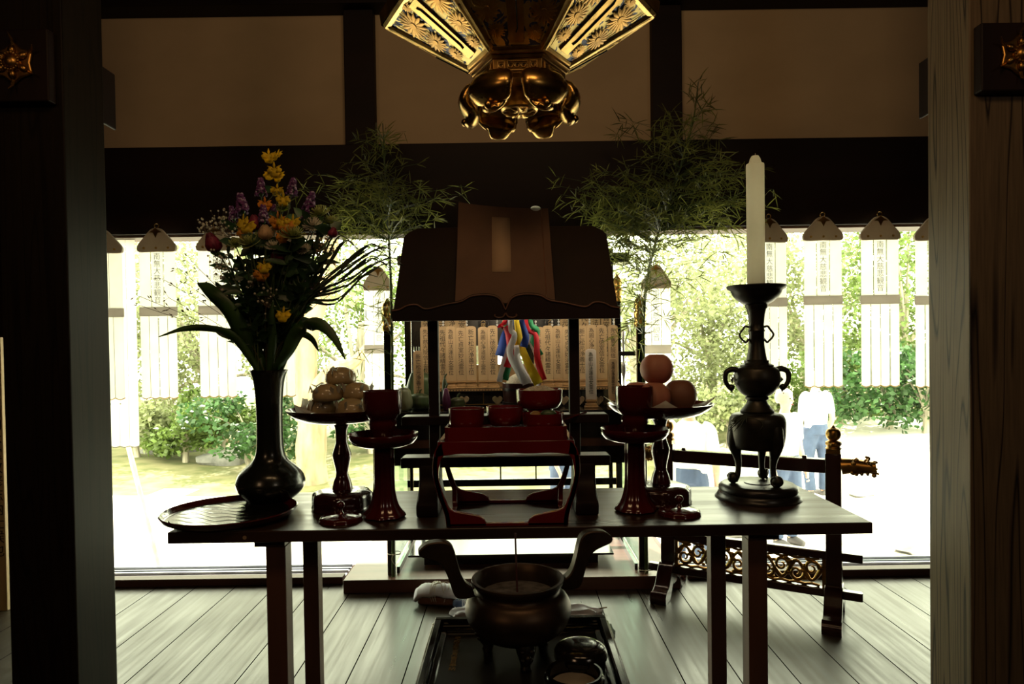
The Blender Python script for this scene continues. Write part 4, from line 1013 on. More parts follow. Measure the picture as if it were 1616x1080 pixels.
# covered jar and open jar
c = PZ(916, 1019, KZ + 0.050)
jt = thing('incense_jar', 'round black lacquer jar with a domed lid on the incense tray', 'jar', (c.x, c.y, KZ))
MB().lathe(sprof([(1e-6, 0), (0.036, 0), (0.041, 0.010), (0.042, 0.028)], 3) + [(0.040, 0.030), (1e-6, 0.030)], 56).build('body', 'black_lacquer', jt)
MB().lathe([(1e-6, 0.0303), (0.0445, 0.0303), (0.0455, 0.034)] + sprof([(0.045, 0.040), (0.040, 0.048), (0.026, 0.053), (1e-6, 0.055)], 4), 64).build('domed_lid', 'black_lacquer', jt, smooth=40)
c = PZ(906, 1060, KZ + 0.042)
jt = thing('incense_jar', 'open round black lacquer jar nearest the viewer on the incense tray', 'jar', (c.x, c.y, KZ))
MB().lathe(sprof([(1e-6, 0), (0.036, 0), (0.043, 0.010), (0.044, 0.026)], 3) + [(0.0475, 0.028), (0.0475, 0.033), (0.044, 0.035), (0.0445, 0.042), (0.0415, 0.042), (0.039, 0.02), (1e-6, 0.016)], 64).build('body', 'black_lacquer', jt, smooth=40)
MB().lathe([(1e-6, 0.0165), (0.0375, 0.0165), (0.036, 0.023), (0.02, 0.026), (1e-6, 0.027)], 40).build('incense_powder', 'bark_dark', jt)

# ================================================================== HANGING LANTERN
Lc = P(819, 111, 1.60); n6z = Lc.z
LT = thing('hanging_lantern', 'six-sided gilt hanging lantern with flared chased panels and curled feet', 'lantern', (Lc.x, 1.60, n6z), R(-3))
def hexp(r, z, i): a = R(60*i); return Vector((r*math.cos(a), r*math.sin(a), z))   # corners at left/right, flat front
r0, r1 = 0.116, 0.322; zt = P(812, 32, 1.60).z - n6z
for i in range(6):
    a, b_, c_, d_ = hexp(r0, 0.004, i), hexp(r0, 0.004, i+1), hexp(r1, zt, i+1), hexp(r1, zt, i)
    nrm = (b_ - a).cross(d_ - a).normalized()
    if nrm.z > 0: nrm = -nrm
    def q(u, v, o=0.0): # u across 0..1, v up
        return a.lerp(b_, u).lerp(d_.lerp(c_, u), v) + nrm*o
    pb = MB(); pb.add([q(0,0), q(1,0), q(1,1), q(0,1), q(0,0,-.006), q(1,0,-.006), q(1,1,-.006), q(0,1,-.006)], [(0,1,2,3),(7,6,5,4),(0,4,5,1),(1,5,6,2),(2,6,7,3),(3,7,4,0)])
    po = pb.build('panel', 'lantern_panel', LT, smooth=0)
    f = MB()
    def bar(u0, v0, u1, v1, w_, h=0.005):
        p0, p1 = q(u0, v0, h*.4), q(u1, v1, h*.4); f.tube([p0, p1], [w_, w_], 4, flat=0.35, up=(p1 - p0).normalized().cross(nrm))
    bar(0.03, 0, 0.03, 1, 0.008); bar(0.97, 0, 0.97, 1, 0.008); bar(0, 0.03, 1, 0.03, 0.006); bar(0, 0.97, 1, 0.97, 0.009)
    bar(0.13, 0.08, 0.11, 0.92, 0.0022); bar(0.87, 0.08, 0.89, 0.92, 0.0022)
    f.build('frame_bars', 'gold', po, smooth=20, bevel=0.001)
    cs = MB(); u0, u1 = 0.38, 0.62
    cs.add([q(u0, .10, .005), q(u1, .10, .005), q(.57, .9, .005), q(.43, .9, .005), q(u0, .10, 0), q(u1, .10, 0), q(.57, .9, 0), q(.43, .9, 0)], [(0,1,2,3),(0,4,5,1),(1,5,6,2),(2,6,7,3),(3,7,4,0)])
    cs.build('centre_strip', 'gold', po, smooth=0, bevel=0.001)
    sl = MB(); sl.tube([q(.50, .22, .006), q(.52, .26, .006), q(.51, .78, .006), q(.49, .83, .006)], 0.0026, 6, flat=.5); sl.build('slot', 'ink', po)
    sl = MB(); e1 = (q(1, .5) - q(0, .5)).normalized(); e2 = nrm.cross(e1)
    for (u, v, rad) in ((.24, .75, .040), (.76, .72, .038), (.22, .47, .030), (.80, .42, .030), (.25, .24, .020), (.76, .20, .019), (.40, .93, .018), (.66, .92, .018)):
        cc = q(u, v, .002)
        for k_ in range(16):
            an = 2*PI*k_/16; dd = e1*math.cos(an) + e2*math.sin(an)
            sl.tube([cc + dd*rad*.2 + nrm*.0012, cc + dd*rad*.65 + nrm*.0012, cc + dd*rad + nrm*.0006], [rad*.07, rad*.15, rad*.04], 6, flat=.16, up=dd.cross(nrm))
        sl.tube([cc, cc + nrm*.003], [rad*.26, rad*.22], 12)
    sl.build('chrysanthemum_relief', 'old_gold' if i % 2 else 'gold', po, smooth=60)
# vertical body above the flare
rim = MB()
for z_, r_ in ((zt, r1 + 0.006), (zt + 0.03, r1 + 0.010), (zt + 0.03, r1 - 0.02), (zt + 0.34, r1 - 0.04), (zt + 0.36, r1 + 0.05), (zt + 0.42, 0.08)):
    rim.v += [tuple(hexp(r_, z_, i)) for i in range(6)]
for j in range(5):
    for i in range(6): rim.f.append((j*6+i, j*6+(i+1) % 6, (j+1)*6+(i+1) % 6, (j+1)*6+i)); rim.m.append(0)
rim.f.append(tuple(range(30, 36))); rim.m.append(0)
rim.build('lantern_body', 'old_gold', LT, smooth=0)
MB().tube([(0, 0, zt + .42), (0, 0, 2.95 - n6z)], 0.006, 8).build('chain', 'old_gold', LT)
nk = MB()
for (z0_, z1_, ra, rb) in ((0.004, -0.004, 0.121, 0.121), (-0.004, -0.012, 0.115, 0.112), (-0.012, -0.044, 0.110, 0.108), (-0.044, -0.052, 0.112, 0.104)):
    k_ = len(nk.v); nk.v += [tuple(hexp(ra, z0_, i)) for i in range(6)] + [tuple(hexp(rb, z1_, i)) for i in range(6)]
    nk.f += [tuple(range(k_, k_+6)), tuple(reversed(range(k_+6, k_+12)))] + [(k_+i, k_+6+i, k_+6+(i+1) % 6, k_+(i+1) % 6) for i in range(6)]; nk.m += [0]*8
neck = nk.build('neck_ring', 'old_gold', LT, smooth=0, bevel=0.0015)
rv = MB()
for i in range(6):
    a, b_ = hexp(0.1095, -0.028, i), hexp(0.1095, -0.028, i+1); e1 = (b_ - a).normalized(); out_ = ((a + b_)/2).normalized(); out_.z = 0; up_ = Vector((0, 0, 1))
    L_ = (b_ - a).length
    for (u0, u1) in ((.1, .24), (.30, .70), (.76, .9)):
        pts = [a + e1*L_*u0 + up_*.010, a + e1*L_*u1 + up_*.010, a + e1*L_*u1 - up_*.010, a + e1*L_*u0 - up_*.010, a + e1*L_*u0 + up_*.010]
        rv.tube([p + out_*.001 for p in pts], 0.0016, 6)
        n_ = 3 if u1 - u0 > .3 else 1
        for g_ in range(n_):
            m_ = a + e1*L_*(u0 + (u1-u0)*(g_ + .5)/n_) + out_*.001
            rv.tube([m_ + e1*.008*math.cos(t_) * (1 - t_/12) + up_*.006*math.sin(t_)*(1 - t_/12) for t_ in [j*.8 for j in range(12)]], 0.0011, 5)
rv.build('scroll_relief', 'gold', neck, smooth=60)
# curled feet: body, swelling, small ball toe
zb_ = P(819, 215, 1.70).z - n6z
for i in range(6):
    an = R(60*i); M = Matrix.Rotation(an, 4, 'Z')
    kp = smooth2([(0.088, -0.045), (0.112, -0.056), (0.124, -0.080), (0.112, -0.102), (0.108, -0.110), (0.118, -0.124), (0.128, zb_ + 0.002)], 4)
    wd = [0.038, 0.056, 0.059, 0.048, 0.034, 0.024, 0.016]
    b = MB(); NN = 14
    for j, (r_, z_) in enumerate(kp):
        u = j/(len(kp)-1)*6; k_ = min(int(u), 5); w_ = wd[k_] + (wd[k_+1] - wd[k_])*(u - k_)
        k2 = max(0, min(len(kp)-1, j)); tx_, tz_2 = kp[min(j+1, len(kp)-1)][0] - kp[max(j-1, 0)][0], kp[min(j+1, len(kp)-1)][1] - kp[max(j-1, 0)][1]
        ln = math.hypot(tx_, tz_2) or 1; nx_, nz_ = -tz_2/ln, tx_/ln
        th_ = w_*0.36
        for s__ in range(NN):
            a_ = 2*PI*s__/NN
            b.v.append(tuple(M @ Vector((r_ + nx_*th_*math.cos(a_), w_*math.sin(a_), z_ + nz_*th_*math.cos(a_)))))
    for j in range(len(kp)-1):
        for s__ in range(NN): b.f.append((j*NN+s__, j*NN+(s__+1) % NN, (j+1)*NN+(s__+1) % NN, (j+1)*NN+s__)); b.m.append(0)
    b.f.append(tuple(range((len(kp)-1)*NN, len(kp)*NN))); b.m.append(0)
    ft = b.build('curled_foot', 'gold_smooth', LT, smooth=70)
    MB().ball(M @ Vector((0.130, 0, zb_ + 0.005)), 0.0095, 14).build('ball_toe', 'gold_smooth', ft, smooth=80)
md = MB().lathe([(1e-6, -0.100), (0.040, -0.099), (0.044, -0.095), (0.044, -0.050), (1e-6, -0.050)], 40)
mo = md.build('medallion', 'gold', LT)
mr_ = MB()
for k_ in range(12):
    an = 2*PI*k_/12
    mr_.tube([(0.010*math.cos(an), 0.010*math.sin(an), -0.101), (0.024*math.cos(an+.2), 0.024*math.sin(an+.2), -0.102), (0.038*math.cos(an), 0.038*math.sin(an), -0.1)], [.002, .004, .001], 6)
mr_.build('medallion_relief', 'gold', mo, smooth=60)

# ================================================================== PARTITION RAIL (right)
A = PZ(1056, 935, 0); Bp = PZ(1317, 979, 0); LEN = (Bp - A).length
KR = thing('partition_rail', 'low brown lacquer partition rail with gilt finials and carved gilt panel', 'partition', A, math.atan2(Bp.y - A.y, Bp.x - A.x))
ph = 0.69
for x_ in (0, LEN):
    po = MB().box(x_ - .030, x_ + .030, -.026, .026, 0.05, ph).build('post', 'brown_lacquer', KR, bevel=0.003)
    cp = MB(); cp.box(x_ - .027, x_ + .027, -.025, .025, ph, ph + .016); cp.lathe(sprof([(.028, 0.016), (.030, 0.02), (.024, 0.028), (.029, 0.034), (.028, 0.046), (.020, 0.052)], 3), 32, c=(x_, 0, ph), lobes=14, amp=.04)
    cp.build('finial_collar', 'old_gold', po, smooth=40)
    fb = MB(); fb.lathe(sprof([(.012, 0.052), (.024, 0.060), (.0295, 0.078), (.024, 0.096), (.010, 0.104), (.004, 0.112), (1e-6, 0.116)], 4), 32, c=(x_, 0, ph)); fb.build('finial_ball', 'old_gold', po, smooth=60)
    foot = smooth2([(-.165, 0), (-.17, .035), (-.15, .05), (-.11, .07), (-.06, .135), (-.03, .15), (.03, .15), (.06, .135), (.11, .07), (.15, .05), (.17, .035), (.165, 0), (.10, 0), (.08, .02), (.05, .06), (0, .075), (-.05, .06), (-.08, .02), (-.10, 0)], 3)
    MB().prism(foot, x_ - .034, x_ + .034, 'x').build('foot', 'brown_lacquer', KR, bevel=0.003, smooth=40)
    bnd = MB().prism(smooth2([(-.172, .0), (-.176, .034), (-.155, .053), (-.150, .03), (-.15, 0)], 2), x_ - .036, x_ + .036, 'x'); bnd.build('foot_band', 'brown_lacquer', KR, smooth=40)
z1, z2 = 0.112, 0.268
for z_ in (z1, z2):
    MB().box(-.095, LEN + .105, -.018, .018, z_ - .017, z_ + .017).build('lower_rail', 'brown_lacquer', KR, bevel=0.004)
zu = P(1290, 733, 2.80).z
MB().box(.03, LEN - .03, -.024, .024, zu - .028, zu + .028).build('top_rail', 'brown_lacquer', KR, bevel=0.004)
for x_ in (.075, LEN - .11): MB().box(x_ - .009, x_ + .009, -.010, .010, zu + .028, zu + .038).build('rail_peg', 'brown_lacquer', KR, bevel=0.002)
cv = MB(); rr = random.Random(21)
fx0, fx1, fz0, fz1 = .045, LEN - .045, z1 + .017, z2 - .017
for (a, b_, c_, d_) in ((fx0 - .014, fx0, fz0, fz1), (fx1, fx1 + .014, fz0, fz1)): cv.box(a, b_, -.008, .008, c_, d_)
zc_ = (fz0 + fz1)/2; hh = (fz1 - fz0)/2; PER = .118
vine = [(fx0 + (fx1 - fx0)*q/80, .002*math.sin(q), zc_ + hh*.62*math.sin(2*PI*(fx1 - fx0)*q/80/PER)) for q in range(81)]
cv.tube(vine, [.0085 + .002*math.sin(q*.9) for q in range(81)], 8)
nx_c = int((fx1 - fx0)/PER*2)
for q in range(nx_c):
    xc_ = fx0 + PER*(.25 + q*.5); sg_ = 1 if q % 2 == 0 else -1
    spr = [Vector((xc_ + .030*math.cos(t_)*(1 - t_/10), -.003, zc_ - sg_*hh*.22 - sg_*hh*.55*math.sin(t_)*(1 - t_/10))) for t_ in [j_*.5 for j_ in range(17)]]
    cv.tube(spr, [.0085 - .0003*j_ for j_ in range(17)], 8)
    for k_ in range(5):
        a_ = rr.uniform(0, 2*PI); cv.ball((xc_ + .036*math.cos(a_), rr.uniform(-.006, .0), max(fz0 + .006, min(fz1 - .006, zc_ + hh*.85*math.sin(a_)))), (rr.uniform(.009, .016), .007, rr.uniform(.006, .010)), 8)
    for zz_ in (fz0 + .004, fz1 - .004):
        cv.tube(smoothpath([(xc_ - .03, 0, zz_), (xc_, -.003, zz_ + (.006 if zz_ < zc_ else -.006)), (xc_ + .03, 0, zz_)], 4), .006, 8)
cv.build('carved_panel', 'old_gold', KR, smooth=60)
for xx, s__ in ((LEN + .03, 1), (-.03, -1)):
    dg = MB(); z0 = zu + .002
    dg.tube(smoothpath([(xx, 0, z0), (xx + s__*.04, 0, z0 + .004), (xx + s__*.09, 0, z0 + .002), (xx + s__*.125, 0, z0 + .006)], 5), [.034 - .0008*j for j in range(16)], 12)
    rr = random.Random(5)
    for k_ in range(26):
        u = rr.random(); p = Vector((xx + s__*u*.12, rr.uniform(-.018, .018), z0 + rr.choice((-1, 1))*.02*rr.random() + .004))
        dg.tube([p, p + Vector((-s__*.012, rr.uniform(-.01, .01), rr.uniform(-.012, .012))), p + Vector((-s__*.026, 0, rr.uniform(-.02, .008)))], [.006, .004, .001], 6)
    for k_ in range(46): dg.ball((xx + s__*(.01 + .115*rr.random()), rr.uniform(-.030, .022), z0 + rr.uniform(-.026, .032)), (rr.uniform(.006, .012), .008, rr.uniform(.005, .009)), 8)
    dg.tube(smoothpath([(xx + s__*.09, -.01, z0 + .02), (xx + s__*.10, -.012, z0 + .042), (xx + s__*.085, -.012, z0 + .046)], 4), .005, 6)
    dg.tube([(xx + s__*.10, 0, z0 - .014), (xx + s__*.135, 0, z0 - .022)], [.008, .004], 8)
    dg.build('dragon_head', 'old_gold', KR, smooth=60)

# ================================================================== ALTAR IN THE OPENING
PLZ = 0.062
ap_ = MB().box(-0.805, 0.775, 3.125, 3.262 - 0.001, 0, PLZ).box(-0.805, 0.775, 3.262 - 0.001, 4.1, 0.0, PLZ)
al = thing('altar', 'black lacquer memorial altar with tiered shelf and gilt capped posts', 'altar', (0, 3.2, PLZ))
o = MB().box(-0.805, 0.775, 3.125, 4.1, 0, PLZ).build('platform', 'board_wood', bevel=0.003); tag(o, 'wide low reddish wooden platform under the altar', 'platform')
AX0, AX1 = -.590, .612
def az(y, d=3.25, x=808): return P(x, y, d).z - PLZ
FY, BY = 0.0, 0.62    # local y of front and back posts (0 = 3.2)
for x_, y_, zt_, capz in ((AX0, FY, az(520, 3.2), .16), (AX1, FY, az(520, 3.2) + .004, .16), (AX0, BY, 1.33, .13), (AX1 - .01, BY, 1.33, .13)):
    po = MB().box(x_ - .017, x_ + .017, y_ - .017, y_ + .017, 0, zt_).build('post', 'black_lacquer', al, bevel=0.002)
    MB().lathe(sprof([(.027, 0), (.029, .02), (.024, .03), (.028, .045), (.030, .065), (.024, .08), (.027, .10), (.024, .125), (.012, .14), (.006, .152), (1e-6, .158)], 3), 28, c=(x_, y_, zt_)).build('gilt_cap', 'gold', po, smooth=50)
    MB().box(x_ + (.017 if x_ < 0 else -.020), x_ + (.020 if x_ < 0 else -.017), y_ - .018, y_ - .012, .02, zt_ - .01).build('gilt_edge', 'brass', po)
DK = az(648, 3.22)
MB().box(AX0 + .02, AX1 - .02, -.01, BY, DK - .02, DK).build('deck', 'black_lacquer', al, bevel=0.002)
MB().box(AX0 + .02, AX1 - .02, 0.0, 0.018, az(692, 3.2), DK - .02).build('upper_apron', 'black_lacquer', al)
MB().box(AX0 + .02, AX1 - .02, 0.012, 0.024, az(706, 3.2), az(692, 3.2)).build('brown_rail', 'leg_wood', al)
MB().box(AX0 + .02, AX1 - .02, 0.0, 0.018, az(733, 3.2), az(706, 3.2)).build('lower_apron', 'black_lacquer', al)
for x_ in (AX0 + .02, AX1 - .035):
    MB().box(x_, x_ + .015, .018, BY, az(733, 3.2), DK - .02).build('side_apron', 'black_lacquer', al)
    MB().box(x_, x_ + .015, .02, BY, 0, .03).build('bottom_rail', 'black_lacquer', al)
MB().box(AX0 + .02, AX1 - .02, BY - .01, BY + .01, az(768, 3.8), az(757, 3.8)).build('rear_rail', 'black_lacquer', al)
for px_ in (790, 846):
    x_ = P(px_, 750, 3.8).x; MB().box(x_ - .004, x_ + .004, BY - .005, BY + .005, az(768, 3.8), DK - .02).build('rear_rod', 'black_lacquer', al)
for x_ in (AX0 + .06, AX1 - .07): MB().box(x_, x_ + .022, BY - .012, BY + .012, 0, DK - .02).build('inner_leg', 'black_lacquer', al)
# slatted side panels at the back corners
for (xa, xb) in ((AX0 + .02, -.44), (.47, AX1 - .03)):
    sp = MB(); nsl = 9; ztp = az(522, 3.8)
    for i in range(nsl):
        x_ = xa + (xb - xa)*(i + .5)/nsl; sp.box(x_ - .0062, x_ + .0062, BY - .012, BY - .004, DK, ztp)
    for z_ in (DK + .02, DK + .2, ztp - .02): sp.box(xa, xb, BY - .004, BY + .004, z_ - .012, z_ + .012)
    sp.build('slatted_panel', 'black_satin', al, smooth=0)
# raised tier with heart-shaped grilles
T1 = az(613, 3.42)
MB().box(AX0 + .10, AX1 - .08, .21, .23, DK, T1 - .01).build('tier_front', 'black_lacquer', al)
MB().box(AX0 + .10, AX1 - .08, .20, .36, T1 - .012, T1).build('tier_shelf', 'black_satin', al)
MB().box(AX0 + .10, AX1 - .08, .1975, .2000, T1 - .010, T1 - .001).build('shelf_edge', 'pedestal_wood', al)
MB().box(AX0 + .12, P(795, 645, 3.41).x, .206, .210, DK + .012, DK + .017).build('gilt_line', 'brass', al)
dots = MB()
for i in range(70):
    x_ = AX0 + .11 + i*.0148; dots.box(x_, x_ + .006, .1965, .1975, T1 - .008, T1 - .003)
dots.build('shelf_dentils', 'ink', al, smooth=0)
def heart(xc, zc__, s_):
    pts = []
    for k_ in range(28):
        t_ = 2*PI*k_/28; pts.append((xc + s_*math.sin(t_)**3, zc__ + s_*.9*(13*math.cos(t_) - 5*math.cos(2*t_) - 2*math.cos(3*t_) - math.cos(4*t_))/14))
    return pts
for px_ in (732, 785, 849, 890, 915, 945):
    q_ = P(px_, 632, 3.40); s_ = .026
    hp = MB().prism(list(reversed(heart(q_.x, q_.z - PLZ, s_))), .2085, .2100, 'y').build('heart_light_plate', 'tablet_wood', al, smooth=0)  # solid pale heart; its colour stands for light through the opening
    gb_ = MB()
    for j in range(-4, 5):
        xx = j*.0055; hgt = s_*.95*math.sqrt(max(0, 1 - (xx/.027)**2)); gb_.box(q_.x + xx - .0009, q_.x + xx + .0009, .2065, .2085, q_.z - PLZ - hgt*(1 - abs(xx)/.03)*1.0 - .004, q_.z - PLZ + hgt*.75)
    gb_.build('grille_bars', 'black_satin', hp, smooth=0)
for px_ in (763, 868): q_ = P(px_, 630, 3.4); MB().box(q_.x - .0015, q_.x + .0015, .207, .210, q_.z - PLZ - .03, q_.z - PLZ + .03).build('gilt_rod', 'brass', al)
T2 = az(575, 3.66)
MB().box(AX0 + .10, AX1 - .08, .42, .54, T2 - .02, T2).build('rear_shelf', 'black_satin', al)
MB().box(AX0 + .10, AX1 - .08, .41, .42, T1 - .03, T2).build('rear_shelf_front', 'pedestal_wood', al)
MB().box(AX0 + .02, AX1 - .03, BY - .002, BY + .010, az(545, 3.8), az(395, 3.8)).build('back_board', 'black_satin', al)
# low black reflecting board on the platform
q0, q1 = P(644, 886, 3.30), P(969, 886, 3.30)
lb = thing('low_stand', 'low black lacquer board stand on the platform below the altar', 'stand', (0, 3.30, PLZ))
MB().box(q0.x, q1.x, 0, .34, .048, .058).build('top_board', 'black_lacquer', lb, bevel=0.002)
MB().box(q0.x + .075, q1.x - .075, .03, .31, 0, .048).build('base', 'black_lacquer', lb, bevel=0.002)
# side glass panes hung between front and rear post
m = bpy.data.materials.new('pane_glass'); m.use_nodes = True; n_ = m.node_tree.nodes; b_ = n_['Principled BSDF']
b_.inputs['Base Color'].default_value = (0.55, 0.72, 0.66, 1); b_.inputs['Transmission Weight'].default_value = 1; b_.inputs['Roughness'].default_value = 0.03; b_.inputs['IOR'].default_value = 1.05
MATS['pane_glass'] = m
for x_ in (AX0 + .008, AX1 - .012): MB().box(x_, x_ + .003, .02, BY - .02, .03, az(733, 3.2)).build('side_pane', 'pane_glass', al)

# memorial tablets
INS = ['先\n亡\n慈\n光\n院\n信\n士\n霊\n位', '先\n祖\n代\n々\n諸\n精\n霊\n位', '為\n叡\n山\n法\n蓮\n信\n女\n霊\n位', '先\n亡\n貞\n室\n妙\n法\n霊\n位', '新\n亡\n松\n元\n浄\n善\n士\n位', '為\n圓\n心\n浄\n道\n居\n士\n霊\n位', '先\n亡\n徳\n室\n信\n女\n霊\n位']
TAB = {}
def make_tablet(key, w_, h_, m, ped, txt):
    t = bpy.data.objects.new('memorial_tablet', None); COL.objects.link(t)
    ph_ = .040 if ped else 0
    pts = [(-w_/2, ph_), (w_/2, ph_), (w_/2, ph_ + h_ - .012), (w_*.42, ph_ + h_ - .004), (w_*.2, ph_ + h_), (-w_*.2, ph_ + h_), (-w_*.42, ph_ + h_ - .004), (-w_/2, ph_ + h_ - .012)]
    MB().prism(pts, -.004, .004, 'y').build('board', m, t, bevel=0.0015)
    nl = txt.count('\n') + 1; sz = (h_ - .03)/nl*.97
    text('calligraphy', txt, sz*1.0, 'ink', t, (0, -.0046, ph_ + h_ - .016 - sz*.05), spacing=sz*.97/sz)
    if ped:
        p = MB(); p.box(-w_*.50, w_*.50, -.014, .014, .030, .040); p.box(-w_*.40, w_*.40, -.010, .010, .020, .030); p.box(-w_*.53, w_*.53, -.016, .016, .009, .020); p.box(-w_*.62, w_*.62, -.020, .020, 0.0, .009)
        p.build('pedestal', 'pedestal_wood', t, bevel=0.002)
    return t
_used = set()
def tablet(px, py_top, d, z_base, w_, label, kind, ped=True, m='tablet_wood', group='memorial tablets in the front row', h_=None):
    q_ = P(px, py_top, d); h = h_ or round((q_.z - z_base - (.040 if ped else 0)), 3)
    txt = INS[kind % len(INS)]
    t = make_tablet(None, w_, h, m, ped, txt)
    t.location = (q_.x, d, z_base); tag(t, label, 'memorial tablet', group); t.empty_display_size = .05
Tb1 = PLZ + T1; Tb2 = PLZ + T2; Tb0 = PLZ + DK
fr_list = [(671, 515), (698, 516), (711, 515), (727, 517), (743, 515), (762, 516), (777, 514), (850, 516), (864, 514), (880, 514), (895, 515), (918, 514), (933, 513), (949, 513), (967, 513)]
names = ['leftmost tablet of the front row, left of the left lectern post', 'tablet of the front row half hidden by the left lectern post', 'first full tablet right of the left lectern post', 'second full tablet right of the left lectern post', 'third full tablet right of the left lectern post',
         'fourth full tablet right of the left lectern post', 'tablet of the front row nearest the ribbons on their left', 'tablet of the front row nearest the ribbons on their right', 'second tablet right of the ribbons', 'third tablet right of the ribbons', 'tablet just left of the right lectern post',
         'tablet just right of the right lectern post', 'second tablet right of the right lectern post', 'third tablet right of the right lectern post', 'rightmost tablet of the front row']
for i, ((px_, py_), nm) in enumerate(zip(fr_list, names)):
    tablet(px_, py_, 3.45 + (0.012 if i % 2 else 0), Tb1, .052, 'tan wooden memorial ' + nm, i)
tablet(660, 554, 3.33, Tb0, .050, 'short wooden memorial tablet behind the gourds at the left', 4, group='short memorial tablets')
tablet(932, 551, 3.31, Tb0, .053, 'short pale grey memorial tablet in front of the right row', 2, m='tablet_pale', group='short memorial tablets')
tablet(967, 566, 3.33, Tb0, .046, 'short tan memorial tablet at the right end, lower than its neighbours', 5, group='short memorial tablets')
for i, (px_, nm) in enumerate(((672, 'far left'), (697, 'left, seen above the post'), (713, 'left of centre'), (728, 'left of centre, second'), (891, 'beside the right lectern post'), (921, 'right of the right lectern post'), (939, 'right, between the bead chains'), (956, 'far right'))):
    q_ = P(px_, 540, 3.68)
    tablet(px_, 470, 3.68, Tb2, .055, 'tall wooden tablet of the rear row, ' + nm, i + 3, ped=False, group='tall tablets in the rear row')
for i, (px_, nm) in enumerate(((762, 'left of the ribbons'), (833, 'right of the ribbons'), (868, 'farther right of the ribbons'))):
    q_ = P(px_, 470, 3.68); t = thing('dark_tablet', 'black lacquer tablet with gold writing in the rear row, ' + nm, 'memorial tablet', (q_.x, 3.68, Tb2), 0, 'black tablets in the rear row')
    MB().box(-.03, .03, -.006, .006, 0, q_.z - Tb2).build('board', 'black_lacquer', t, bevel=0.003)
    text('gilt_writing', '○\n院\n殿\n大\n居\n士\n霊\n位'.replace('○', '清'), .030, 'gold_ink', t, (0, -.0068, q_.z - Tb2 - .02))
for px_ in (699, 736, 784, 845, 871, 881, 930, 968):
    q_ = P(px_, 480, 3.62); t = MB()
    for k_ in range(9):
        t.ball((0, 0, -k_*.0165), (.0058, .0058, .0075), 8)
    t.tube([(0, 0, .10), (0, 0, -.14)], .0008, 5)
    o = t.build('bead_chain', 'ribbon_white', loc=(q_.x, 3.62, q_.z + .02)); tag(o, 'string of white glass beads hanging %s in the altar' % {699: 'by the left lectern post', 736: 'above the third front tablet', 784: 'just left of the ribbons', 845: 'right of the ribbons, first of three', 871: 'right of the ribbons, middle of three', 881: 'right of the ribbons, last of three', 930: 'above the pale short tablet', 968: 'at the far right end'}[px_], 'bead chain', 'bead chains in the altar')
# canopy beam of the altar carries beads and ribbons
MB().box(AX0, AX1, .30, .44, az(420, 3.6), az(405, 3.6)).build('canopy_beam', 'black_lacquer', al)
# rice tub and five-coloured ribbons
q_ = P(824, 650, 3.30); tb_ = thing('rice_tub', 'dark red brown wooden tub heaped with rice under the coloured ribbons', 'tub', (q_.x, 3.30, Tb0))
th_ = P(824, 604, 3.30).z - Tb0
MB().lathe([(1e-6, 0), (.088, 0), (.092, th_*.5), (.096, th_), (.088, th_), (.085, th_ - .02), (1e-6, th_ - .02)], 48).build('tub', 'bucket', tb_, smooth=40)
for z_ in (.03, th_ - .03): MB().lathe([(.0925, z_ - .006), (.0965, z_ - .006), (.0965, z_ + .006), (.0925, z_ + .006)], 48).build('hoop', 'black_satin', tb_)
hp = MB().lathe(sprof([(.086, 0), (.082, .012), (.06, .045), (.03, .062), (1e-6, .066)], 4), 40)
rr = random.Random(8)
for i in range(500):
    a, q2 = rr.random()*2*PI, rr.random()**.5*.084; zz = .066*(1 - (q2/.088)**2)
    d = Vector((rr.gauss(0, 1), rr.gauss(0, 1), rr.gauss(0, .6))).normalized()*.006; p = Vector((q2*math.cos(a), q2*math.sin(a), zz)); hp.tube([p - d*.5, p + d*.5], .0016, 4)
tag(hp.build('rice_heap', 'rice', loc=(q_.x, 3.30, Tb0 + th_ - .019)), 'heap of white rice in the wooden tub of the altar', 'rice', kind='stuff')
RB = [  # colour, pixel path, half width px, depth
    ('red', [(797, 490), (797, 508), (789, 516), (800, 520), (806, 560), (800, 580)], 5, 3.18, 'red ribbon at the left of the bundle'),
    ('white', [(806, 490), (806, 520), (812, 530), (805, 560), (828, 604)], 5, 3.16, 'long white ribbon down the middle of the bundle'),
    ('blue', [(803, 492), (806, 512), (797, 530), (788, 562)], 6, 3.20, 'blue ribbon flaring out at the left'),
    ('yellow', [(815, 490), (818, 520), (822, 545), (832, 570), (850, 606)], 6, 3.19, 'yellow ribbon falling to the right side of the tub'),
    ('red', [(828, 490), (833, 520), (846, 530), (848, 566), (858, 600)], 4.5, 3.20, 'red ribbon at the right edge of the bundle'),
    ('green', [(837, 490), (838, 512), (848, 522), (842, 540), (852, 562)], 5, 3.21, 'green ribbon at the upper right of the bundle'),
    ('green', [(792, 492), (800, 530), (806, 562), (797, 600)], 4, 3.22, 'green ribbon behind the blue one'),
    ('white', [(840, 492), (836, 530), (846, 560), (852, 595)], 4, 3.22, 'white ribbon behind the right red one'),
    ('blue', [(822, 490), (824, 510), (830, 530), (826, 548)], 5, 3.17, 'dark blue ribbon right of the long white one'),
    ('yellow', [(812, 492), (816, 530), (812, 560), (818, 575)], 4, 3.21, 'short yellow ribbon in the middle of the bundle'),
    ('white', [(800, 520), (797, 560), (788, 603)], 4, 3.215, 'white ribbon tail at the lower left of the bundle'),
    ('white', [(815, 545), (818, 570), (832, 606)], 6, 3.15, 'broad white ribbon tail draped over the rice')]
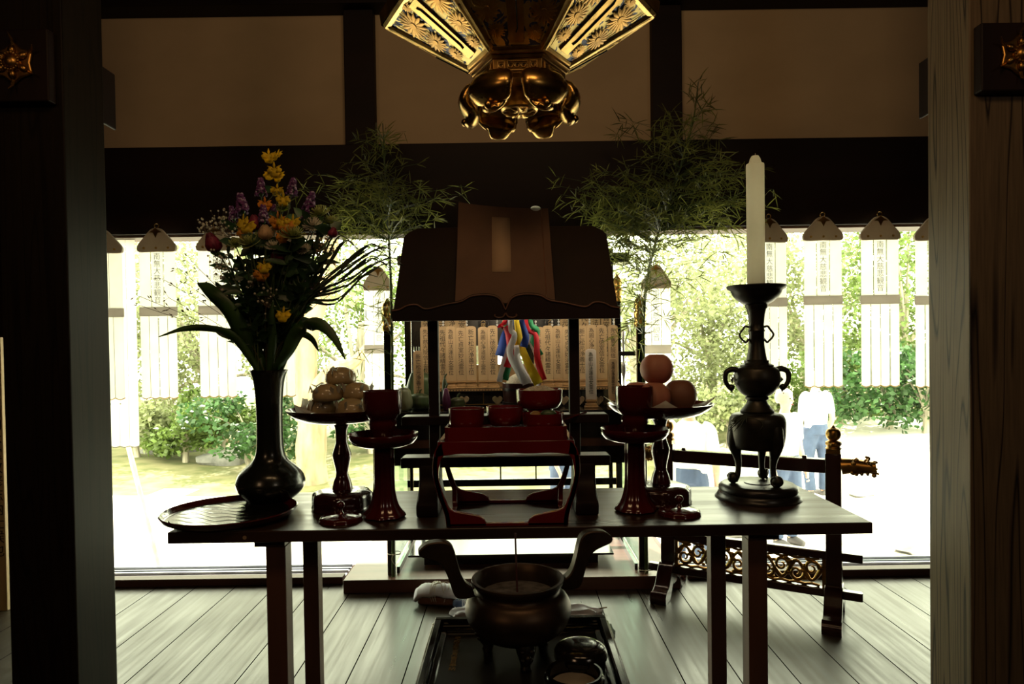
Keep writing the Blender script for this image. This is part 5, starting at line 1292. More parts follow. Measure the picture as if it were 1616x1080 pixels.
for colr, pts, hw, d, lab in RB:
    pp = smoothpath([P(x_, y_, d) + Vector((0, .006*math.sin(y_*.12), 0)) for x_, y_ in pts], 5); o0 = pp[0].copy(); pp = [p - o0 for p in pp]
    b = MB(); w_ = [hw*1.15*d/F_PX*(.55 + .6*i/len(pp)) for i in range(len(pp))]
    b.strip(pp, w_, side=[Vector((1, .5*math.sin(i*.35 + hw), 0.25*math.sin(i*.3))) for i in range(len(pp))])
    if pts[0][1] < 500:
        top = b.v[0]
    o = b.build('ribbon', 'ribbon_' + colr, loc=o0, smooth=60, solid=.0006); tag(o, lab, 'ribbon', 'five-coloured ribbons')
rdk = MB().tube([P(790, 487, 3.19), P(842, 486, 3.19)], .005, 8); o = rdk.build('ribbon_rod', 'black_lacquer'); tag(o, 'thin black rod from which the ribbons hang', 'rod')
rh = MB(); a_ = P(800, 487, 3.19); 
for x_ in (795, 838): a_ = P(x_, 487, 3.19); rh.tube([a_, (a_.x, 3.52, PLZ + az(412, 3.6))], .0012, 5)
tag(rh.build('suspension_thread', 'string'), 'pair of thin cords holding the ribbon rod', 'cord')
# vegetables on the left of the deck
def veg(name, px, py_bottom, py_top, wpx, d, m, label, lean=0.0, neck=0.0):
    q_ = P(px, (py_bottom + py_top)/2, d); h = (py_bottom - py_top)*d/F_PX; r = wpx/2*d/F_PX
    t = thing(name, label, name.replace('_', ' '), (q_.x, d, Tb0 + .0), 0, 'vegetables on the altar')
    M = Matrix.Rotation(lean, 4, 'Y')
    b = MB(); prf = sprof([(1e-6, 0), (r*.7, h*.04), (r, h*.3), (r*(1 - neck*.2), h*.6), (r*(.9 - neck*.5), h*.85), (r*(.35), h*.985), (1e-6, h)], 4)
    b.lathe(prf, 32, M=M, lobes=0 if neck else 10, amp=.02); b.build('fruit', m, t, smooth=70)
    tp_ = M @ Vector((0, 0, h)); MB().tube([tp_, tp_ + Vector((.004, 0, .012)), tp_ + Vector((.012, 0, .02))], [.005, .004, .003], 8).build('stalk', 'stem', t)
veg('gourd', 640, 650, 612, 26, 3.27, 'gourd', 'pale green gourd leaning at the far left of the deck', -.15)
veg('squash', 662, 650, 624, 34, 3.32, 'squash', 'squat dark green squash between gourd and left lectern post')
veg('winter_melon', 648, 651, 594, 22, 3.41, 'squash', 'tall dark green melon standing upright at the left', .1, .6)
veg('round_squash', 668, 650, 595, 36, 3.44, 'squash', 'big round green squash behind the squat one')
veg('eggplant', 705, 652, 616, 14, 3.25, 'eggplant', 'purple eggplant upright beside the left lectern post', -.03, .5)
veg('small_melon', 722, 650, 630, 23, 3.28, 'melon', 'small round green melon right of the eggplant')
veg('cucumber', 702, 650, 600, 9, 3.31, 'squash', 'dark cucumber standing behind the eggplant', 0, .2)
o = MB().strip([(-.03, 0, .002), (-.01, 0, .012), (.0, 0, .026), (.012, 0, .012), (.03, 0, .004)], [.004, .005, .001, .005, .004], side=(0, 1, .2)).build('folded_paper', 'paper', loc=(P(941, 680, 3.24).x, 3.235, az(682, 3.24) + PLZ - .0), smooth=0, solid=.0005)
tag(o, 'small folded white paper charm in front of the right altar apron', 'paper')
sp_ = MB().box(-.05, .05, -.03, .03, -.003, 0); tag(sp_.build('paper_shelf', 'black_lacquer', loc=(P(941, 684, 3.24).x, 3.214, az(683, 3.24) + PLZ - .001)), 'small black ledge holding the folded paper charm', 'ledge')
# candle-like chrome rod at the right
q_ = P(985, 650, 3.35); t = thing('metal_lamp_stand', 'thin shiny metal altar lamp stand left of the right front post', 'lamp stand', (q_.x, 3.35, Tb0))
hh = P(985, 525, 3.35).z - Tb0
MB().lathe(sprof([(1e-6, 0), (.018, 0), (.018, .006), (.006, .012), (.005, hh*.35), (.011, hh*.45), (.012, hh*.55), (.006, hh*.62), (.007, hh), (1e-6, hh)], 3), 20).build('rod', 'aluminium', t, smooth=50)
# drawer bracket on the right
o = MB().box(0, .085, 0, .012, 0, .022).build('shelf_bracket', 'black_satin', loc=(P(976, 556, 3.3).x, 3.30, P(976, 562, 3.3).z), bevel=.001); o.parent = None; tag(o, 'short black shelf bracket fixed by the right front altar post', 'bracket')

# ================================================================== HANGING BANNERS
def banner(px_c, y_cap, d, label, width=.178, y_band=(485, 498), y_end=628, grp='hanging paper banners', rz=0, writing=True, capc='cap_paper', cord_to=None):
    top = P(px_c, y_cap, d); t = thing('paper_banner', label, 'banner', top, rz, grp)
    def dz(y): return P(px_c, y, d).z - top.z
    cw = .094*width/.178; ch = dz(y_cap + 38)
    cap_ = smooth2([(0, 0), (cw*.16, ch*.02), (cw*.34, ch*.11), (cw*.62, ch*.38), (cw*.93, ch*.68), (cw*1.0, ch*.84), (cw*.93, ch*.98), (cw*.6, ch), (0, ch*.99)], 4)
    cap_ = cap_ + [(-a, b_) for a, b_ in reversed(cap_[:-1])][:-1]
    MB().prism(cap_, -.010, .010, 'y').build('cap', capc, t, bevel=.004, smooth=40)
    MB().prism([(0, .001), (cw*.12, ch*.10), (cw*.34, ch*.2), (cw*.12, ch*.22), (0, ch*.42), (-cw*.12, ch*.22), (-cw*.34, ch*.2), (-cw*.12, ch*.10)], -.0125, -.0105, 'y').build('cap_ornament', 'old_gold', t)
    MB().tube([(0.011*math.sin(a)*(1), 0, .010 - .011*math.cos(a)) for a in [j*.6 for j in range(10)]], .0022, 6).build('hook', 'old_gold', t)
    if cord_to: MB().tube([(0, 0, .015), (0, 0, cord_to - top.z)], .001, 5).build('cord', 'string', t)
    for u in (-.62, 0, .62): MB().lathe([(1e-6, 0), (.006, 0), (.005, .003), (1e-6, .004)], 10, c=(u*cw, -.010, ch*.84), M=Matrix.Rotation(PI/2, 4, 'X')).build('stud', 'brass', t)
    hw = width/2; zb0, zb1, ze = dz(y_band[0]), dz(y_band[1]), dz(y_end)
    up_ = MB()
    for i in range(3):
        a = -hw + 2*hw*i/3; b_ = a + 2*hw/3; up_.box(a + .0018, b_ - .0018, -.0008 - .0015*(i % 2), .0008 - .0015*(i % 2), zb0, ch*.98)
    up_.build('upper_strip', 'paper', t, smooth=0)
    MB().box(-hw*1.02, hw*1.02, -.003, .003, zb1, zb0).build('band', 'grey_paper', t)
    nf = 4; lo = MB()
    for i in range(nf):
        a = -hw + 2*hw*i/nf; b_ = a + 2*hw/nf; pts = [(a + .0012, zb1), (a + .0012, ze + .006)]
        for q in range(1, 8): pts.append((a + (b_ - a)*q/8, ze + .006 - .008*math.sin(PI*q/8)))
        pts += [(b_ - .0012, ze + .006), (b_ - .0012, zb1)]
        lo.prism(pts, -.0008 - .0018*(i % 2), .0008 - .0018*(i % 2), 'y')
    lo.build('lower_strip', 'paper', t, smooth=0)
    sc2 = MB()
    for i in range(nf):
        a = -hw + 2*hw*i/nf; b_ = a + 2*hw/nf
        sc2.tube([(a + (b_ - a)*q/8, -.003, ze + .006 - .008*math.sin(PI*q/8)) for q in range(9)], .0022, 6)
    sc2.build('gilt_edge', 'brass', t)
    th = MB()
    for u in (-.5, 0, .5):
        th.tube([(u*hw, -.004, zb1), (u*hw + .002, -.004, ze + .01)], .0010, 4)
    for u in (-.34, .34): th.tube([(u*hw, -.004, ch), (u*hw, -.004, zb0)], .0010, 4)
    for u in (-.75, -.25, .25, .75): th.ball((u*hw, -.003, ze - .022), .0035, 6); th.tube([(u*hw, -.003, ze), (u*hw, -.003, ze - .02)], .0005, 4)
    th.build('threads', 'grey_paper', t)
    if writing:
        n_ = 7; sz = abs(zb0 - ch)/n_*.92
        text('writing', '南\n無\n大\n慈\n悲\n観\n音', sz, 'faint_ink', t, (0, -.0045, ch - .006))
    return t
DB = 3.18
for px_, yc, lab in ((160, 362, 'white paper banner at the far left, half behind the left pillar'), (247, 360, 'white paper banner with grey cap, second from the left pillar'), (340, 358, 'white paper banner behind the left side of the flower bouquet'), (433, 357, 'white paper banner hidden behind the vase and bouquet'),
                     (1213, 345, 'white paper banner directly behind the candle'), (1298, 342, 'white paper banner with grey cap, first clear one right of the candle'), (1388, 341, 'white paper banner with grey cap, second clear one right of the candle'), (1474, 342, 'white paper banner at the far right, half behind the right pillar')):
    yo = yc - 345
    banner(px_, yc, DB, lab, y_band=(470 + yo, 484 + yo), y_end=614 + yo, rz=R(8 if px_ in (160, 1213) else -2))
banner(596, 421, 3.9, 'smaller lower banner left of the altar behind the bamboo leaves', width=.165, y_band=(545, 558), y_end=628, grp='lower banners beside the altar', rz=R(14), cord_to=2.625)
banner(1035, 418, 3.9, 'smaller lower banner right of the altar behind the bamboo leaves', width=.165, y_band=(545, 558), y_end=628, grp='lower banners beside the altar', rz=R(-18), cord_to=2.625)
ll = thing('long_paper_strip', 'long white paper strip hanging low beside the left pillar, below the banners', 'banner', P(194, 560, 3.32))
q0, q1 = P(170, 640, 3.32), P(216, 640, 3.32); hw = (q1.x - q0.x)/2; L1 = P(194, 560, 3.32).z; L2 = P(194, 704, 3.32).z
sm = MB()
for i in range(3):
    a = -hw + 2*hw*i/3; b_ = a + 2*hw/3; pts = [(a + .001, 1.70 - L1), (a + .001, L2 - L1)] + [(a + (b_ - a)*q/8, L2 - L1 - .007*math.sin(PI*q/8)) for q in range(1, 8)] + [(b_ - .001, L2 - L1), (b_ - .001, 1.70 - L1)]
    sm.prism(pts, -.0008, .0008, 'y')
sm.build('strip', 'paper', ll, smooth=0)
sm = MB()
for i in range(3):
    a = -hw + 2*hw*i/3; b_ = a + 2*hw/3; sm.tube([(a + (b_ - a)*q/8, -.002, L2 - L1 - .007*math.sin(PI*q/8)) for q in range(9)], .0022, 6)
sm.build('dark_edge', 'grey_paper', ll)

# ================================================================== BAMBOO AT THE ALTAR POSTS
def bamboo(label, px_post, base_z, stem_px, blobs_, seed, group, nb):
    rr = random.Random(seed)
    b0 = P(px_post, 900, 3.175); base = Vector((b0.x, 3.172, base_z)); t = thing('bamboo_branch', label, 'bamboo', base, 0, group)
    st = [Vector((0, 0, 0))] + [P(x_, y_, 3.172 - dd) - base for x_, y_, dd in stem_px]
    sp_ = smoothpath(st, 6); n_ = len(sp_)
    MB().tube(sp_, [.0085*(1 - .85*i/n_) + .001 for i in range(n_)], 10).build('stem', 'bamboo_stem', t)
    nodes = MB()
    for i in range(3, n_, 4): nodes.tube([sp_[i] - Vector((0, 0, .002)), sp_[i] + Vector((0, 0, .002))], .0105*(1 - .85*i/n_) + .0012, 10)
    nodes.build('stem_nodes', 'bamboo_stem', t)
    tw = MB(); lf = MB(); tot = sum(b_[4] for b_ in blobs_)
    for (x_, y_, sx_, sy_, wt) in blobs_:
        for _ in range(int(nb*wt/tot)):
            cx1, cy1 = rr.gauss(x_, sx_), rr.gauss(y_, sy_)
            p = P(cx1, cy1, 3.12 - abs(rr.gauss(0, .09))) - base
            cand = [q for q in sp_ if q.z < p.z - .02 and q.z > .6] or [sp_[n_*2//3]]
            s0 = min(cand, key=lambda q: (q - p).length); ou = (p - s0)
            if ou.length > .32: s0 = p - ou.normalized()*rr.uniform(.12, .3)
            tw.tube([s0, s0.lerp(p, .55) + Vector((0, 0, .015)), p], [.0012, .0009, .0006], 4)
            od = ou.normalized() if ou.length > 1e-4 else Vector((0, 0, 1))
            for k_ in range(rr.choice((3, 4, 4, 5))):
                d = (od*.7 + Vector((rr.gauss(0, .8), rr.gauss(0, .6), rr.gauss(-.15, .75)))).normalized()
                L_ = rr.uniform(.045, .085); q_ = p - od*rr.uniform(0, .03); sd_ = d.cross(Vector((rr.gauss(0, .5), 1, rr.gauss(0, .5)))).normalized()
                lf.strip([q_, q_ + d*L_*.3, q_ + d*L_*.7 - Vector((0, 0, .003)), q_ + d*L_ - Vector((0, 0, .008))], [.0005, .0024, .0018, .0002], side=sd_, fold=.25)
    tw.build('twigs', 'bamboo_stem', t); lf.build('leaves', 'bamboo_leaf', t, smooth=60)
bamboo('leafy bamboo tied to the left front post of the altar', 621, PLZ, [(620, 700, 0), (618, 500, .01), (614, 380, .04), (608, 280, .06), (604, 195, .06)],
       [(600, 325, 45, 28, 4), (640, 335, 30, 20, 2), (550, 330, 30, 30, 2), (608, 250, 24, 30, 1.2), (604, 212, 10, 14, .35), (610, 420, 28, 40, .6), (605, 520, 14, 40, .3), (565, 290, 35, 25, .6), (570, 470, 40, 60, .35)], 11, 'bamboo branches on the altar', 300)
bamboo('larger leafy bamboo tied to the right front post of the altar', 1020, PLZ, [(1018, 700, 0), (1016, 500, .01), (1030, 400, .04), (1062, 300, .06), (1092, 200, .06), (1102, 130, .06)],
       [(1050, 310, 60, 32, 6), (960, 320, 32, 24, 2), (1010, 350, 50, 16, 2), (1140, 300, 32, 30, 2), (1060, 225, 32, 26, 1.4), (1100, 180, 18, 22, .5), (1000, 205, 18, 10, .25), (1100, 145, 6, 12, .12), (1000, 400, 30, 30, 2), (1010, 450, 24, 40, 1.2), (1080, 400, 36, 28, .6), (970, 380, 16, 12, .6), (1000, 510, 10, 30, .3)], 12, 'bamboo branches on the altar', 640)
# cords knotting the bamboo to the posts
for px_, py_, lab in ((621, 500, 'white paper cord tying the bamboo to the left post below its gilt cap'), (621, 875, 'white paper cord tying the bamboo to the left post near the floor'), (1018, 526, 'white paper cord tying the bamboo to the right post below its gilt cap'), (1018, 900, 'white paper cord tying the bamboo to the right post near the floor')):
    q_ = P(px_, py_, 3.17); b = MB()
    b.tube([(.030*math.cos(a) + (.012 if px_ > 800 else -.010)*0, .030*math.sin(a) + .02, .001*math.sin(3*a)) for a in [j*2*PI/20 for j in range(21)]], .0020, 6)
    b.tube(smoothpath([(0, -.012, 0), (.02, -.02, .004), (.038, -.02, .006)], 4), .0018, 5); b.tube(smoothpath([(0, -.012, 0), (-.006, -.016, -.02), (.006, -.016, -.045)], 4), .0014, 5)
    b.ball((0, -.012, 0), .0045, 8)
    tag(b.build('paper_tie', 'string', loc=q_), lab, 'cord', 'cords on the bamboo')

# ================================================================== FLOWERS IN THE VASE
VD = VC.y
def fp(x, y, dd=0.0): return P(x, y, VD + dd)
rf = random.Random(31)
def mouth():
    a, r = rf.random()*2*PI, rf.random()*.034; return VTOP + Vector((r*math.cos(a), r*math.sin(a), -.03))
def stem_to(t, tip, rad=.0016, bow=.02, m='stem', base=None):
    m0 = base or mouth(); low = VC + Vector(((m0.x - VC.x)*-.3, (m0.y - VC.y)*-.3, .16)); mid = m0.lerp(tip, .5) + Vector(((tip.x - VC.x)*-.12, 0, bow))
    pts = [q - t.location for q in smoothpath([low, m0, mid, tip], 5)]
    MB().tube(pts, [rad*1.3]*5 + [rad]*(len(pts)-5), 6).build('stem', m, t)
    return pts
def small_leaves(t, pts, n, m='leaf_dark', L=.05, W=.010):
    b = MB()
    for i in range(n):
        p = pts[rf.randrange(9, len(pts))]; d = Vector((rf.gauss(0, 1), rf.gauss(0, .8), rf.uniform(.1, .9))).normalized(); l_ = L*rf.uniform(.7, 1.3)
        e = p + d*l_
        b.strip([p, p.lerp(e, .3), p.lerp(e, .65) - Vector((0, 0, .002)), e - Vector((0, 0, .008))], [.001, W, W*.8, .0004], side=d.cross(Vector((rf.gauss(0, .4), 1, rf.gauss(0, .4)))), fold=.2)
    b.build('leaves', m, t, smooth=60)
def cupdir(n_, open_=.5):
    return [Vector((math.cos(a)*open_, math.sin(a)*open_, 1)).normalized() for a in [2*PI*i/n_ for i in range(n_)]]
def mum(tip, r, m, label):
    t = thing('chrysanthemum', label, 'flower', tip, 0, 'flowers in the vase'); pts = stem_to(t, tip); small_leaves(t, pts, 7, L=.045, W=.011)
    ax = Vector((rf.gauss(0, .35), -.45 + rf.gauss(0, .3), .8)).normalized(); Q = ax.to_track_quat('Z', 'Y').to_matrix().to_4x4()
    b = MB()
    for ring, (nn, op, rr_, zz) in enumerate(((20, 1.0, 1.0, 0), (17, .72, .92, .05), (14, .45, .8, .1), (9, .2, .6, .15))):
        for i in range(nn):
            a = 2*PI*(i + ring*.5)/nn + rf.uniform(-.1, .1); d = Vector((math.cos(a)*math.sin(op*1.45), math.sin(a)*math.sin(op*1.45), math.cos(op*1.45))); up_ = Vector((0, 0, 1))
            p0 = Vector((0, 0, zz*r*.3)); p1 = p0 + d*r*rr_*.55; p2 = p0 + d*r*rr_ + up_*r*.12
            b.strip([Q @ p0, Q @ p1, Q @ p2], [r*.035, r*.085, r*.04], side=Q.to_3x3() @ d.cross(up_ if abs(d.z) < .95 else Vector((1, 0, 0))), fold=.3)
    b.build('bloom', m, t, smooth=60, solid=.0004)
    MB().ball(Q @ Vector((0, 0, -r*.05)), (r*.28, r*.28, r*.2), 10).build('calyx', 'stem', t)
def statice(tip, r, label, m='petal_purple', dirv=None):
    t = thing('statice', label, 'flower', tip, 0, 'flowers in the vase'); pts = stem_to(t, tip); small_leaves(t, pts, 3)
    d = dirv or (tip - VTOP).normalized(); b = MB(); b2 = MB()
    for i in range(190):
        u = rf.random()**.8; w_ = r*.62*(1 - .75*u); a = rf.random()*2*PI; s1 = d.cross(Vector((0, 1, 0))).normalized(); s2 = d.cross(s1)
        p = d*(u - .35)*r*1.9 + (s1*math.cos(a) + s2*math.sin(a))*w_
        (b if rf.random() < .8 else b2).ball(p, r*rf.uniform(.09, .16), 6)
    b.build('bloom', m, t, smooth=80); b2.build('floret_tips', 'petal_lilac', t, smooth=80)
    MB().lathe([(1e-6, -.9*r), (r*.25, -.5*r), (r*.4, -.2*r), (1e-6, 0)], 8, M=d.to_track_quat('Z', 'Y').to_matrix().to_4x4()).build('calyx', 'leaf', t, smooth=60)
def orchid(tips, label, top=None):
    t0 = tips[0]; t = thing('orchid_spray', label, 'flower', t0, 0, 'flowers in the vase'); pts = stem_to(t, t0, .0011, .03)
    for tp_ in tips:
        b = MB(); c_ = tp_ - t0; nrm_ = Vector((rf.gauss(0, .3), -1, rf.gauss(0, .3))).normalized()
        e1 = nrm_.cross(Vector((0, 0, 1))).normalized(); e2 = e1.cross(nrm_); s_ = rf.uniform(.014, .019)
        for (ex, ez, rx, rz_) in ((0, -.55, .85, .75), (-.7, -.15, .5, .5), (.7, -.15, .5, .5)):
            rim_ = []; n_ = 14; cc = c_ + e1*ex*s_ + e2*ez*s_; k_ = len(b.v); b.v.append(tuple(cc + nrm_*.002))
            for i in range(n_):
                a = 2*PI*i/n_; rim_.append(0); b.v.append(tuple(cc + (e1*math.cos(a)*rx + e2*math.sin(a)*rz_)*s_*(1 + .1*math.sin(5*a)) - nrm_*.002*math.sin(3*a)))
            for i in range(n_): b.f.append((k_, k_+1+i, k_+1+(i+1) % n_)); b.m.append(0)
        for a in (.5, 1.57, 2.6): 
            d = e1*math.cos(a) + e2*math.sin(a); b.strip([c_, c_ + d*s_*.7, c_ + d*s_*1.25], [.0015, .0032, .0006], side=nrm_.cross(d))
        b.build('floret', 'petal_yellow' if rf.random() < .75 else 'petal_orange', t, smooth=60, solid=.0004)
    br_ = MB()
    for a, b_ in zip(tips, tips[1:]): br_.tube([a - t0, (a - t0).lerp(b_ - t0, .5) + Vector((0, .004, 0)), b_ - t0], .0009, 5)
    br_.build('spray_stalk', 'stem', t)
def bud(tip, r, h, m, label, n=7, kind='rose'):
    t = thing(kind, label, 'flower', tip, 0, 'flowers in the vase'); pts = stem_to(t, tip, .0024); small_leaves(t, pts, 5, L=.06, W=.014)
    b = MB(); d = ((tip - VTOP).normalized() + Vector((0, -.3, .3))).normalized(); Q = d.to_track_quat('Z', 'Y').to_matrix()
    for ring in range(3):
        for i in range(n - ring):
            a = 2*PI*(i + ring*.5)/(n - ring); rad = r*(1 - ring*.24); hh_ = h*(.8 + ring*.12)
            pp = [Q @ Vector((math.cos(a)*rad*q, math.sin(a)*rad*q, z*hh_ - h*.5)) for q, z in ((.25, 0), (.95, .3), (1.0, .6), (.8, .85), (.62, 1.0))]
            b.strip(pp, [r*.2, r*.62, r*.66, r*.45, r*.05], side=Q @ Vector((-math.sin(a), math.cos(a), 0)), fold=-.35)
    b.build('petals', m, t, smooth=70, solid=.0006)
    MB().ball(Q @ Vector((0, 0, -h*.48)), (r*.5, r*.5, h*.16), 10).build('calyx', 'leaf', t)
def filler(tips, label, m='petal_white', sz=.0035, n=26, spread=.022):
    t0 = tips[0]; t = thing('filler_flower', label, 'flower', t0, 0, 'flowers in the vase'); stem_to(t, t0, .0009, .03, 'twig'); b = MB(); tw = MB()
    for tp_ in tips:
        for i in range(n):
            p = tp_ - t0 + Vector((rf.gauss(0, spread*.6), rf.gauss(0, spread*.6), rf.gauss(0, spread*.6))); b.ball(p, sz*rf.uniform(.6, 1.1), 6)
            tw.tube([tp_ - t0 + Vector((0, 0, -spread)), p], .0004, 3)
        tw.tube([Vector((0, 0, -.02)), tp_ - t0 + Vector((0, 0, -spread))], .0007, 4)
    b.build('blossoms', m, t, smooth=80); tw.build('twigs', 'twig', t)
def longleaf(path, wid, label, m='leaf', grp='long leaves in the vase'):
    base = fp(*path[0]); t = None; pp = smoothpath([mouth()] + [fp(*q) for q in path], 6); o0 = pp[0].copy(); pp = [p - o0 for p in pp]; n_ = len(pp)
    w_ = [max(.0008, wid*math.sin(PI*min(1, (i/(n_-1))**.8*.97 + .03))**.7) for i in range(n_)]
    b = MB().strip(pp, w_, side=[Vector((1, .25*math.sin(i*.3), .5)) for i in range(n_)], fold=.18)
    tag(b.build('long_leaf', m, loc=o0, smooth=70, solid=.0007), label, 'leaf', grp)

orchid([fp(440, 277), fp(426, 275), fp(433, 268, -.01), fp(431, 248), fp(424, 246), fp(437, 244)], 'yellow orchid spray at the very top of the bouquet')
orchid([fp(447, 314, -.01), fp(437, 300, -.01), fp(418, 322, -.02)], 'yellow orchid spray just below the top of the bouquet')
orchid([fp(445, 350, -.06), fp(452, 356, -.06), fp(438, 348, -.05), fp(462, 350, -.05), fp(446, 373, -.06)], 'orange-yellow orchid spray in the middle of the bouquet')
orchid([fp(390, 355, -.05), fp(386, 367, -.05), fp(383, 350, -.05)], 'yellow orchid spray at the upper left of the bouquet')
orchid([fp(417, 420, -.07), fp(412, 432, -.07), fp(447, 496, -.06)], 'yellow orchid spray low in the centre of the bouquet')
for x_, y_, dd, r_, lab in ((412, 300, 0, .024, 'purple statice at the top left of the orchid stalk'), (382, 326, .0, .028, 'purple statice, leftmost upright one'), (368, 341, .01, .02, 'purple statice, lowest at the left'), (461, 299, 0, .023, 'purple statice at the top right of the orchid stalk'),
                            (489, 322, 0, .025, 'purple statice at the right shoulder of the bouquet'), (482, 345, -.02, .02, 'purple statice below the right shoulder'), (416, 343, -.03, .024, 'purple statice in the centre left'), (432, 338, .02, .02, 'purple statice behind the orange orchids'), (396, 392, .04, .02, 'dark purple statice deep in the left half'), (497, 392, .02, .02, 'purple statice deep in the right half'), (352, 466, -.02, .014, 'small purple statice low at the left')):
    statice(fp(x_, y_, dd), r_, lab)
for x_, y_, dd, r_, m, lab in ((505, 340, 0, .030, 'petal_lime', 'lime chrysanthemum at the right shoulder of the bouquet'), (522, 354, .01, .028, 'petal_lime', 'lime chrysanthemum at the right edge of the bouquet'), (462, 374, -.06, .034, 'petal_lime', 'lime chrysanthemum in the centre of the bouquet'), (396, 386, -.05, .034, 'petal_lime', 'lime chrysanthemum at the left centre'),
                                (493, 357, -.03, .026, 'petal_white', 'pale chrysanthemum between the centre and the right shoulder'), (433, 391, -.05, .024, 'petal_white', 'pale chrysanthemum below the centre'), (371, 386, -.02, .02, 'petal_lime', 'small green chrysanthemum bud at the left'), (447, 330, .02, .02, 'petal_lime', 'small green chrysanthemum behind the top orchids'), (480, 395, -.04, .02, 'petal_white', 'small pale chrysanthemum low at the right centre')):
    mum(fp(x_, y_, dd), r_, m, lab)
bud(fp(336, 384, -.03), .015, .052, 'petal_pink', 'large dark pink bloom standing out at the left of the bouquet')
bud(fp(443, 402, -.03), .017, .055, 'petal_pink', 'deep pink bloom in the lower centre of the bouquet')
bud(fp(402, 352, -.02), .013, .040, 'petal_pink', 'small red pink bloom behind the left orchids')
bud(fp(525, 367, -.03), .010, .026, 'petal_pink', 'small pink rosebud at the right edge of the bouquet')
bud(fp(419, 367, -.06), .014, .036, 'petal_cream', 'cream rosebud left of the centre')
filler([fp(325, 354, 0), fp(346, 349, 0), fp(362, 361, 0)], 'white filler flower at the upper left edge')
filler([fp(352, 428, -.03), fp(358, 470, -.03), fp(348, 405, -.03)], 'white filler flower at the left below the pink bloom')
filler([fp(510, 380, .01), fp(505, 400, 0), fp(520, 392, 0)], 'brownish filler flower at the right', 'petal_cream', .003)
filler([fp(420, 470, -.06), fp(400, 452, -.05)], 'white filler flower low in the centre')
filler([fp(470, 430, .02), fp(486, 452, .0), fp(460, 460, 0)], 'lilac filler flower at the lower right', 'petal_lilac', .003)
# dark leafy stems that fill the heart of the bouquet
for i in range(34):
    x_, y_ = rf.uniform(352, 525), rf.uniform(372, 505); x_ = 428 + (x_ - 428)*(1 - max(0, (y_ - 400))/160)
    tip = fp(x_, y_, rf.uniform(-.05, .09)); t = thing('foliage_stem', 'dark green leafy stem in the heart of the flower bouquet', 'foliage', tip, 0, 'leafy filler stems in the bouquet')
    pts = stem_to(t, tip, .0015, .01); small_leaves(t, pts, 34, L=.052, W=.009)
longleaf([(398, 560, -.03), (368, 500, -.06), (340, 468, -.07), (322, 450, -.05), (311, 447, -.02)], .021, 'broad dark green leaf rising to the upper left')
longleaf([(405, 555, -.02), (380, 500, -.03), (352, 462, -.02), (340, 445, .0)], .016, 'second broad leaf behind the first at the left')
longleaf([(395, 565, -.04), (366, 530, -.06), (330, 519, -.08), (290, 519, -.09), (250, 532, -.10)], .011, 'long narrow leaf arching far out to the left')
longleaf([(408, 570, -.02), (385, 535, -.01), (352, 525, .0), (335, 515, .02)], .018, 'short broad leaf at the lower left of the mouth')
longleaf([(452, 560, -.04), (470, 525, -.06), (500, 511, -.07), (525, 530, -.08), (545, 568, -.09)], .018, 'broad leaf arching over and drooping at the right')
longleaf([(455, 550, -.0), (475, 528, .0), (492, 535, .01), (503, 555, .02)], .012, 'small leaf curling down beside the broad right leaf')
longleaf([(430, 540, -.05), (428, 500, -.06), (432, 470, -.06)], .010, 'upright leaf in front of the stems')
for i in range(34):
    ex, ey = rf.choice(((628, 392), (620, 402), (600, 410), (560, 372), (528, 362), (606, 388), (580, 440), (500, 400), (540, 420), (626, 410)))
    ex += rf.gauss(0, 8); ey += rf.gauss(0, 8); dd = rf.uniform(-.05, .06); droop = rf.uniform(0, 16)
    longleaf([(448 + rf.uniform(-8, 8), 545, dd*.3), (475 + rf.uniform(-12, 12), 480, dd*.6), (455 + (ex - 455)*.55, min(480, ey + 52 - (ex - 500)*.15), dd), (ex - 22, ey + 2, dd), (ex, ey + droop, dd)], .0034, 'thin grass blade fanning out to the right of the bouquet', 'grass_blade', 'grass blades in the bouquet')
for i in range(26):
    ex = rf.uniform(380, 500); ey = rf.uniform(400, 470)
    longleaf([(428 + rf.uniform(-22, 22), 560, 0), (428 + (ex - 428)*.6, 500, -.03), (ex, ey, rf.uniform(-.06, .04))], .0022, 'thin grass stalk rising in the middle of the bouquet', 'grass_blade', 'grass stalks in the bouquet')
def twig(tipx, tipy, label):
    tip = fp(tipx, tipy, -.04); t = thing('dry_twig', label, 'twig', tip, 0, 'thin dry twigs in the bouquet'); pts = stem_to(t, tip, .0007, .02, 'twig'); b = MB()
    for i in range(12, len(pts)):
        for k_ in range(2):
            d = Vector((rf.gauss(-.5, .4), rf.gauss(0, .4), rf.gauss(.3, .5))).normalized(); p = pts[i]; b.tube([p, p + d*.012], .0004, 3); e = p + d*.012
            b.tube([e, e + d*.004, e + d*.010], [.0005, .0018, .0003], 5)
    b.build('spikelets', 'twig', t)
for (x_, y_, lab) in ((216, 466, 'thin twig reaching farthest to the left'), (226, 484, 'thin twig just below the farthest left one'), (256, 440, 'thin twig ending before the second banner'), (282, 424, 'thin twig pointing up left before the pale sky'), (300, 410, 'thin twig left of the pink bloom'), (266, 470, 'thin twig above the long arching leaf'), (296, 448, 'thin twig beside the tip of the broad leaf'), (548, 408, 'twig at the right among the grass blades'), (520, 425, 'twig at the right near the pink rosebud'), (570, 430, 'thin twig reaching toward the lower left banner')):
    twig(x_, y_, lab)

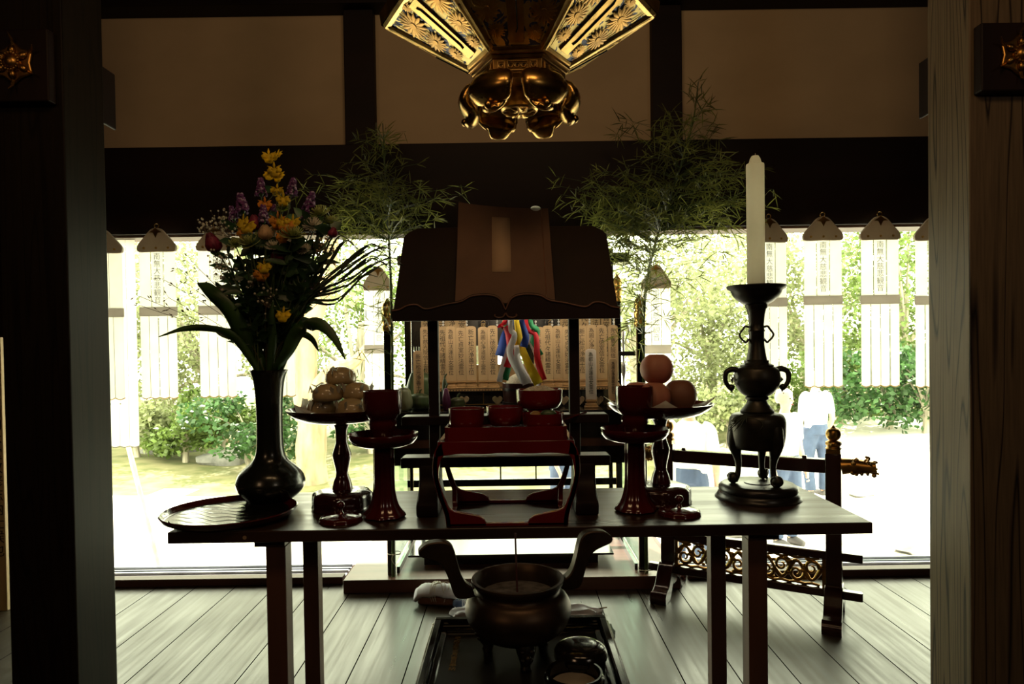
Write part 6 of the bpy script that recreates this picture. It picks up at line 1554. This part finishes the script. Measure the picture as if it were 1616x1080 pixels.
# ================================================================== THINGS ON THE FLOOR BEFORE THE ALTAR
c = PZ(690, 955, 0); t = thing('wrapped_parcel', 'brown parcel wrapped in white paper and tied with twine, left behind the burner', 'parcel', (c.x, c.y + .03, 0), R(-8))
MB().box(-.085, .10, -.045, .045, 0, .045).build('box', 'parcel', t, bevel=.012, smooth=60)
wp = MB(); n_ = 12
for j in range(n_+1):
    for i in range(n_+1):
        u, v = -1 + 2*i/n_, -1 + 2*j/n_; wp.v.append((.005 + .098*u, .052*v, .075 - .022*abs(u)**3 - .030*abs(v)**2.5 + .004*math.sin(9*u + 5*v)))
for j in range(n_):
    for i in range(n_): k_ = j*(n_+1) + i; wp.f.append((k_, k_+1, k_+n_+2, k_+n_+1)); wp.m.append(0)
wp.build('wrapping', 'cloth_white', t, smooth=60, solid=.02)
tw = MB()
for x_ in (-.02, -.01, .0): tw.tube([(x_ + .004*math.sin(a*2), .056*math.cos(a), .045 + .046*math.sin(a)) for a in [j*2*PI/16 for j in range(17)]], .0018, 5)
for k_ in range(3): tw.tube(smoothpath([(-.01, -.02, .088), (.02 + .02*k_, -.03, .10), (.04, -.05, .06 - .02*k_)], 4), .0016, 5)
tw.build('twine', 'string', t)
def cloth(label, px, py, rx, ry, h, m, seed, name='white_cloth'):
    c = PZ(px, py, 0); b = MB(); b.ball((0, 0, 0), 1, 28); out_ = []; rr = random.Random(seed); a1, a2 = rr.uniform(0, 6), rr.uniform(0, 6)
    for x_, y_, z_ in b.v:
        q = 1 + .16*math.sin(5*x_ + 3*y_ + a1) + .12*math.sin(9*y_ + 4*z_ + a2); out_.append((x_*rx*q, y_*ry*q, max(0, z_)*h*q))
    b.v = out_; tag(b.build(name, m, loc=(c.x, c.y, 0.001), smooth=60), label, 'cloth')
cloth('crumpled white cloth on the floor between the parcel and the burner', 742, 972, .075, .05, .04, 'cloth_white', 2)
cloth('crumpled white paper wrapping on the floor right behind the burner', 912, 970, .10, .05, .035, 'cloth_white', 3)
cloth('small dark greenish rolled cloth beside the right edge of the incense stand', 958, 1000, .03, .07, .035, 'cloth_green', 4, 'rolled_cloth')
b = MB(); 
for k_ in range(3): b.tube(smoothpath([(0, 0, .02), (.02, -.02, .05 + .01*k_), (.045 - .01*k_, -.03, .02), (.02, -.04, .004), (-.01, -.03, .015)], 5), .003, 6)
c = PZ(722, 960, 0); tag(b.build('white_lace', 'cloth_white', loc=c), 'white lace loops on the floor at the end of the parcel', 'lace')
c = PZ(730, 964, 0); o = MB().lathe(sprof([(1e-6, 0), (.022, .004), (.026, .02), (.02, .036), (1e-6, .04)], 3), 20).build('small_bundle', 'denim', loc=(c.x - .02, c.y + .03, 0)); tag(o, 'small dark blue bundle beside the parcel', 'bundle')
c = PZ(940, 968, 0); o = MB().tube([(-.04, 0, .012), (.05, .01, .02)], [.0035, .003], 8).build('wooden_stick', 'cut_wood', loc=c); tag(o, 'short pale wooden stick on the white paper behind the burner', 'stick')
